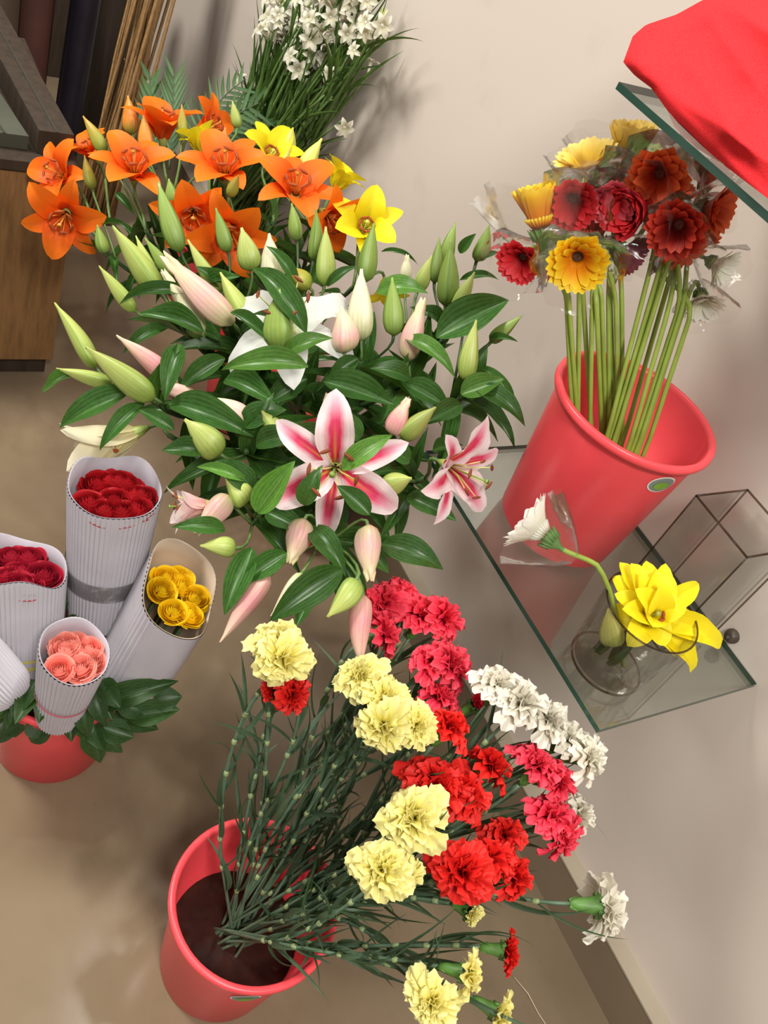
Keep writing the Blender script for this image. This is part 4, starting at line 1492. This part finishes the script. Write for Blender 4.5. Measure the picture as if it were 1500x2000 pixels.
# yellow double lily in the round vase
yl = thing('yellow_lily', VC + Vector((0, 0, .01)), 'big ruffled yellow lily standing in the round glass vase', 'lily')
fp = P(1258, 1205, 1.125)
fz = face(20, 28, fp)
tube_obj('stem', bez(VC + Vector((-.01, .012, .012)), VC + Vector((-.008, .005, .05)), fp - fz * .06, fp, 8), .004, yl, M['stem'])
for k in range(5):
    q = VC + Vector((random.uniform(-.02, .02), random.uniform(-.02, .02), .012))
    leaf(yl, q, q + Vector((random.uniform(-.02, .02), random.uniform(-.02, .02), .06)), .012, 'leaf')
fr = frame(fp, fz, idir(330))
core = link('flower', PET['yellow'][2], yl, fr)
for tx, ty, wp, z_ in ((1408, 1262, 62, .03), (1350, 1312, 56, .035), (1365, 1140, 50, .02), (1330, 1215, 70, .02), (1300, 1100, 62, -.01), (1232, 1100, 60, -.01), (1262, 1095, 66, .0), (1196, 1125, 60, .0),
                       (1180, 1210, 62, .02), (1225, 1262, 64, -.03), (1300, 1262, 66, -.02), (1320, 1160, 62, -.03), (1240, 1150, 66, -.05), (1290, 1140, 70, -.05), (1215, 1190, 60, -.05), (1275, 1225, 70, -.045), (1210, 1098, 56, .01), (1248, 1118, 56, -.03), (1282, 1112, 60, -.03), (1316, 1128, 56, .0), (1340, 1180, 60, -.01), (1382, 1235, 60, .01), (1200, 1160, 56, -.02), (1325, 1280, 60, .01)):
    tp = P(tx, ty, 1.125 + z_)
    d = tp - fp
    L = d.length / .080
    zz = (fz + d.normalized() * .25).normalized()
    # petal meshes leave along +Z and open towards +X: aim their chord at the tip
    pm = PET['yellow'][0][random.randrange(3)]
    v_end = Vector(pm.vertices[12 * 9 + 4].co)
    ang = math.atan2(v_end.x, v_end.z)
    xx = d.normalized()
    nn = (fz - xx * fz.dot(xx)).normalized()
    cz = xx * math.cos(ang) + nn * math.sin(ang)
    s = d.length / v_end.length
    m = frame(fp, cz, xx * math.sin(ang) - nn * math.cos(ang), (s, pw(wp, 1.125) / .052, s))
    link('petal', pm, core, m)
bud(yl, P(1200, 1262, 1.13), P(1188, 1190, 1.12), .03, 'b_yellow')

# white gerbera in film, also standing in the vase
gp = P(1068, 1048, 1.07)
gz = face(140, 97, gp)
wg = thing('gerbera', VC + Vector((0, 0, .01)), 'white gerbera in clear film bending out of the round vase over the red bucket', 'gerbera')
e = gp - gz * .02
tube_obj('stem', bez(VC + Vector((.015, -.015, .012)), P(1215, 1225, 1.14), P(1190, 1130, 1.09), P(1165, 1103, 1.08), 6)[:-1] + bez(P(1165, 1103, 1.08), P(1135, 1085, 1.075), e - gz * .012, e, 8), .0032, wg, M['gerbera_stem'], 7)
fr = frame(gp, gz, None, (1.25,) * 3)
hd = link('flower_head', gerb_head('disc_green', 'g_white'), wg, fr)
for ring, cnt in ((0, 18), (1, 10)):
    for k in range(cnt):
        m = fr @ Matrix.Rotation(2 * PI * (k + .5 * ring) / cnt, 4, 'Z') @ Matrix.Translation((.005, 0, .001)) @ Matrix.Rotation(math.radians(random.uniform(-6, 6) - 8 * ring), 4, 'Y') @ Matrix.Scale(1.0, 4)
        link('petal', gerb_petals('g_white')['cup'][k % 2], hd, m)
link('plastic_sleeve', FILM[0], wg, frame(gp - gz * .02, gz, None, (1.2, 1.2, 1.1)))

# ================================================================== red cloth bouquet on the upper shelf
rc = Vector((.93, .52, Z2))
rb = thing('red_cloth', rc, 'crumpled bright red cloth wrapping on the upper glass shelf', 'cloth')
OUT = [(1600, -60), (1480, -40), (1372, 0), (1322, 28), (1262, 48), (1236, 70), (1217, 122), (1240, 148), (1272, 172), (1310, 225), (1350, 262), (1400, 312), (1450, 350), (1500, 388), (1600, 450)]


def clothpt(px, py, bulge):
    base = .995 - .00055 * (px - 1217) + .0005 * max(0, 190 + (px - 1300) - py)
    return P(px, py, base - bulge)


mb = MB()
n = 90
m = 50
cx0, cy0 = 1640, 150
V, U = [], []
ol = []
tot = [0]
for i in range(1, len(OUT)):
    tot.append(tot[-1] + math.hypot(OUT[i][0] - OUT[i - 1][0], OUT[i][1] - OUT[i - 1][1]))
for j in range(n + 1):
    s = tot[-1] * j / n
    k = max(i for i in range(len(tot)) if tot[i] <= s + 1e-6)
    k = min(k, len(OUT) - 2)
    f = (s - tot[k]) / (tot[k + 1] - tot[k])
    ol.append((OUT[k][0] + (OUT[k + 1][0] - OUT[k][0]) * f, OUT[k][1] + (OUT[k + 1][1] - OUT[k][1]) * f))
for side in (0, 1):
    base_i = len(V)
    for i in range(m + 1):
        t = i / m
        for j in range(n + 1):
            ex, ey = ol[j]
            px, py = ex + (cx0 - ex) * t, ey + (cy0 - ey) * t
            bul = .07 * math.sin(PI * .5 * min(1, t * 1.15)) ** .8
            fold = .018 * (1 - 2 * abs(math.sin(.0085 * px - .0125 * py + .6))) + .013 * (1 - 2 * abs(math.sin(.011 * px + .009 * py + 1))) + .004 * (1 - 2 * abs(math.sin(.030 * px - .021 * py)))
            b_ = (bul + fold * min(1, t * 5)) if side == 0 else -.05 * math.sin(PI * .5 * t)
            V.append(clothpt(px, py, b_))
            U.append((t, j / n))
Fc = []
for side in (0, 1):
    o_ = side * (m + 1) * (n + 1)
    Fc += [(o_ + i * (n + 1) + j, o_ + i * (n + 1) + j + 1, o_ + (i + 1) * (n + 1) + j + 1, o_ + (i + 1) * (n + 1) + j) for i in range(m) for j in range(n)]
mb.add(V, Fc, U)
link('cloth', mb.mesh('cloth', [M['fabric']]), rb)
mb = MB()                                           # brown strip painting in the shade and reflection below the cloth edge
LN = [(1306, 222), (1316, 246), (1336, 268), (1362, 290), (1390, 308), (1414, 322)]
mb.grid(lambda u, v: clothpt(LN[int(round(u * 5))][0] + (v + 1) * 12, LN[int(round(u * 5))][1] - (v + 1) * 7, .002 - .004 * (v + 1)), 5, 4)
link('shade_strip', mb.mesh('shade_strip', [M['cloth_shade']]), rb)

# ================================================================== tuberoses leaning on the wall


def tub_flower(seed):
    rg = random.Random(seed)
    mb = MB()
    mb.tube([(0, 0, -.03), (.001, 0, -.015), (0, 0, 0)], [.0018, .0022, .0042], 7)
    for k in range(6):
        a = k * PI / 3
        ca, sa = math.cos(a), math.sin(a)
        th0, th1 = rg.uniform(30, 50), rg.uniform(75, 105)

        def fn(u, v):
            w = .0058 * math.sin(PI * min(1, .12 + .86 * u)) ** .7
            th = math.radians(th0 + (th1 - th0) * u)
            x = .003 + .018 * u * math.sin(th)
            z = .018 * u * math.cos(th) + .3 * w * v * v
            y = v * w
            return (x * ca - y * sa, x * sa + y * ca, z)
        mb.grid(fn, 4, 3)
    return mb.mesh('floret', [M['c_white']])


TUB = [tub_flower(s) for s in range(4)]
rt = random.Random(21)
NT_ = 78
for i in range(NT_):
    # picture point of the spike tip on a plane a little in front of the wall
    if i < 30:
        tx, ty = rt.uniform(545, 770), rt.uniform(-60, 70)
    else:
        ty = rt.uniform(30, 250)
        lo = 520 - (ty - 60) * .28
        tx = rt.uniform(lo, lo + 245 - (ty - 60) * .25)
    xw = rt.uniform(.96, 1.055)
    tip = hit(tx, ty, 0, xw)
    bx = BT + Vector((rt.uniform(-.055, .055), rt.uniform(-.055, .055), .012))
    rim = Vector((BT.x + rt.uniform(-.06, .085), BT.y + rt.uniform(-.085, .06), HB))
    far = i >= 30
    lab = 'leafy green tuberose stem without flowers low in the bundle leaning on the wall' if far else 'white tuberose spike at the top of the bundle leaning on the wall'
    if far and i % 6 == 0:
        lab = 'tuberose stem with a single white floret low in the bundle leaning on the wall'
    root = thing('tuberose', bx, lab, 'tuberose', 'flowerless tuberose stems' if far and i % 6 else ('single-floret tuberose stems' if far else 'flowering tuberose spikes'))
    dd = (tip - rim)
    pts = [bx] + bez(rim, rim + dd * .33 + Vector((0, 0, .02)), tip - dd * .3 + Vector((0, 0, rt.uniform(-.01, .03))), tip, 10)
    tube_obj('stem', pts, [.0036] * (len(pts) - 3) + [.003, .0025, .002], root, M['stem'], 5)
    dv = dd.normalized()
    side = dv.orthogonal().normalized()
    for k in range(rt.randrange(5, 9)):
        q = pts[rt.randrange(2, len(pts) - 1)]
        a = rt.uniform(0, 6.28)
        d = dv * 1.5 + (side * math.cos(a) + dv.cross(side) * math.sin(a)) * rt.uniform(.2, .7)
        d.x = min(d.x, (XW - .012 - q.x) / .2)
        strap(root, q, d, rt.uniform(.10, .2), rt.uniform(.007, .012), 'leaf_tub', var=rt.choice((0, 0, 1, 4)))
    nf = rt.randrange(4, 8) if not far else (1 if i % 6 == 0 else 0)
    for k in range(nf):
        q = tip - dv * .016 * k
        a = rt.uniform(0, 6.28)
        d = (side * math.cos(a) + dv.cross(side) * math.sin(a)) - Vector((1, 0, 0)) * .5 - FW * .4 + dv * .4
        d.normalize()
        s = rt.uniform(.8, 1.25)
        link('floret', rt.choice(TUB), root, frame(q + d * .03 * s, d, None, (s, s, s)))
    if not far:
        for k in range(4):
            a = rt.uniform(0, 6.28)
            d = (side * math.cos(a) + dv.cross(side) * math.sin(a)) * .5 + dv
            bud(root, tip, tip + d.normalized() * .028, .007, 'b_lime' if k % 2 else 'b_cream', 0)

# palm and fern fronds between the orange lilies and the wall


def frond(label, pts_px, nl, Lf, wf, group, hang=0., name='palm_frond', spread=.8):
    pts = [P(x, y, d) for x, y, d in pts_px]
    cur = bez(*pts, 14)
    root = thing(name, cur[0], label, 'foliage', group)
    tube_obj('stem', cur, [.003 - .0018 * i / 14 for i in range(15)], root, M['stem_dark'], 5)
    for i in range(nl):
        f = .2 + .78 * i / nl
        q = cur[min(13, int(f * 14))]
        tn = (cur[min(14, int(f * 14) + 1)] - q).normalized()
        s = tn.cross(FW).normalized() * (1 if i % 2 else -1)
        d = tn * (1 - spread * .4) + s * spread + Vector((0, 0, -hang))
        strap(root, q, d, Lf * (1 - .45 * f) * random.uniform(.85, 1.1), wf, 'leaf_palm', nrm=-FW, var=random.choice((0, 1, 0)))


frond('feathery palm frond standing behind the orange lilies', [(330, 330, 2.1), (335, 280, 2.1), (338, 220, 2.1), (340, 130, 2.12)], 22, .14, .010, 'palm fronds by the wall', 0, spread=.35)
frond('pale palm leaf fan beside the dry sticks', [(305, 330, 2.15), (300, 270, 2.15), (297, 220, 2.15), (292, 140, 2.18)], 18, .14, .013, 'palm fronds by the wall', 0, spread=.3)
frond('dark palm frond arching right towards the tuberoses', [(370, 320, 2.05), (390, 250, 2.05), (420, 190, 2.05), (480, 155, 2.06)], 26, .12, .009, 'palm fronds by the wall', .1, spread=.7)
frond('dark drooping palm frond below the tuberoses', [(400, 330, 2.0), (410, 270, 2.0), (450, 220, 2.0), (510, 200, 2.0)], 24, .13, .010, 'palm fronds by the wall', .3, spread=.7)
frond('short dark palm frond nearest the tuberose bundle', [(430, 330, 2.05), (440, 280, 2.05), (470, 240, 2.05), (520, 250, 2.05)], 20, .13, .011, 'palm fronds by the wall', .3, spread=.7)

# ================================================================== cabinet and stored wrapping in the corner
CX, CY, CZ = .487, 1.70, .535
cb = thing('cabinet', (-.05, 1.95, 0), 'low brown wooden cabinet standing on the floor at the left', 'cabinet')
mb = MB()
mb.box((-.6, CY + .012, .05), (CX, 2.25, CZ - .02))
link('body', mb.mesh('body', [M['wood']], False), cb)
mb = MB()
mb.box((-.61, CY - .002, CZ - .02), (CX + .004, 2.26, CZ))
link('top', mb.mesh('top', [M['wood_dark']], False), cb)
mb = MB()
mb.box((-.59, CY + .02, 0), (CX - .01, 2.24, .05))
link('plinth', mb.mesh('plinth', [M['wood_dark']], False), cb)
for xa, xb in ((-.6, -.24), (-.236, .122), (.126, CX)):
    mb = MB()
    mb.box((xa + .002, CY, .053), (xb - .002, CY + .0115, CZ - .024))
    link('door', mb.mesh('door', [M['wood']], False), cb)


def roll(name, label, a, b, r, mat, group='wrapping rolls stored in the corner', hollow=True, cat='roll'):
    a, b = Vector(a), Vector(b)
    o = thing(name, a, label, cat, group)
    fr = frame(a, b - a)
    L = (b - a).length
    mb = MB()
    nn = 26
    V = []
    for z in (0, L):                                 # a sheet rolled in a spiral
        for k in range(nn * 2 + 1):
            q = 2 * PI * k / nn
            rr = r * (1 - .12 * k / (nn * 2))
            V.append((rr * math.cos(q), rr * math.sin(q), z))
    w_ = nn * 2 + 1
    mb.add(V, [(k, k + 1, w_ + k + 1, w_ + k) for k in range(w_ - 1)])
    link('sheet', mb.mesh('sheet', [M[mat]]), o, fr)
    mb = MB()
    mb.lathe([(r * .55, 0.001), (r * .55, L - .001)], 16)
    link('core_tube', mb.mesh('core_tube', [M['wood_dark']]), o, fr)
    return o


roll('paper_roll', 'dark navy roll standing upright next to the dry sticks', (.70, 2.62, 0), (.73, 2.65, .80), .04, 'navy')
roll('paper_roll', 'brown roll standing behind the navy roll', (.60, 2.74, 0), (.62, 2.77, .80), .06, 'brownpaper')
roll('paper_roll', 'dark brown roll between the navy roll and the sticks', (.84, 2.80, 0), (.86, 2.84, .62), .05, 'wood_dark')
roll('paper_roll', 'olive roll standing at the far left behind the cabinet', (.33, 2.60, 0), (.33, 2.64, .85), .07, 'olivepaper')
roll('paper_roll', 'tall grey-brown roll standing behind the cabinet', (.47, 2.50, 0), (.48, 2.56, .85), .06, 'brownpaper')
roll('paper_roll', 'faded red roll behind the cabinet', (.575, 2.58, .0), (.59, 2.64, .62), .05, 'redpaper')


def board(name, label, pts, th, mat, cat):
    """flat pack leaning on the rolls: four corners, given thickness"""
    v = [Vector(p) for p in pts]
    n_ = (v[1] - v[0]).cross(v[3] - v[0]).normalized() * th
    c_ = sum(v, Vector()) / 4
    o = thing(name, c_, label, cat, 'folded paper packs on the cabinet')
    mb = MB()
    mb.add(v + [q + n_ for q in v], [(0, 1, 2, 3), (7, 6, 5, 4), (0, 4, 5, 1), (1, 5, 6, 2), (2, 6, 7, 3), (3, 7, 4, 0)])
    link('pack', mb.mesh('pack', [M[mat]], False), o)
    mb = MB()
    a_, b_ = v[0].lerp(v[1], .48), v[3].lerp(v[2], .48)
    a2, b2 = v[0].lerp(v[1], .54), v[3].lerp(v[2], .54)
    off = -n_.normalized() * .0015
    mb.add([a_ + off, a2 + off, b2 + off, b_ + off], [(0, 1, 2, 3)])
    link('paper_band', mb.mesh('paper_band', [M['olivepaper']], False), o)


for lab, xa, xb, za, zb, ya, yb, sh, mt in (
        ('grey-green folded paper pack slanting along the cabinet top', .31, .40, .03, .07, 1.74, 2.22, -.10, 'greypaper'),
        ('dark olive paper pack on the cabinet top by the left picture edge', .12, .29, .02, .05, 1.73, 2.22, -.10, 'olivepaper'),
        ('dark brown paper pack at the right end of the cabinet top', .415, .48, .05, .09, 1.73, 2.2, -.06, 'wood_dark'),
        ('worn brown paper pack at the far left of the cabinet top', -.1, .10, .02, .06, 1.73, 2.2, -.06, 'brownpaper')):
    board('paper_pack', lab, [(xa, ya, CZ + za), (xb, ya, CZ + za), (xb + sh, yb, CZ + zb), (xa + sh, yb, CZ + zb)], -za + .001, mt, 'paper')

# dry sticks leaning in the corner
ds = thing('stick_bundle', (.86, 2.55, 0), 'bundle of thin dry brown sticks leaning in the corner', 'sticks')
rs = random.Random(5)
for i in range(46):
    a = Vector((.76 + rs.uniform(-.05, .05), 2.42 + rs.uniform(-.05, .05), 0.004))
    b = Vector((.96 + rs.uniform(-.05, .05), 2.68 + rs.uniform(-.10, .10), 1.25 + rs.uniform(-.1, .1)))
    b = a.lerp(b, .66)
    mid = a.lerp(b, .5) + Vector((rs.uniform(-.01, .01), rs.uniform(-.01, .01), 0))
    tube_obj('stick', [a, a.lerp(mid, .5), mid, mid.lerp(b, .5), b], [rs.uniform(.003, .006)] * 5, ds, M['stick'], 5)

# a pale straw lying on the floor by the skirting
q0, q1 = hit(1004, 1908, 2, .002), hit(1072, 2010, 2, .002)
st = thing('straw', q0, 'thin pale straw lying on the floor below the side-on yellow carnation', 'straw')
tube_obj('fibre', [q0, q0.lerp(q1, .35) + Vector((.004, 0, .001)), q0.lerp(q1, .7), q1], .0009, st, M['card_warm'], 5)
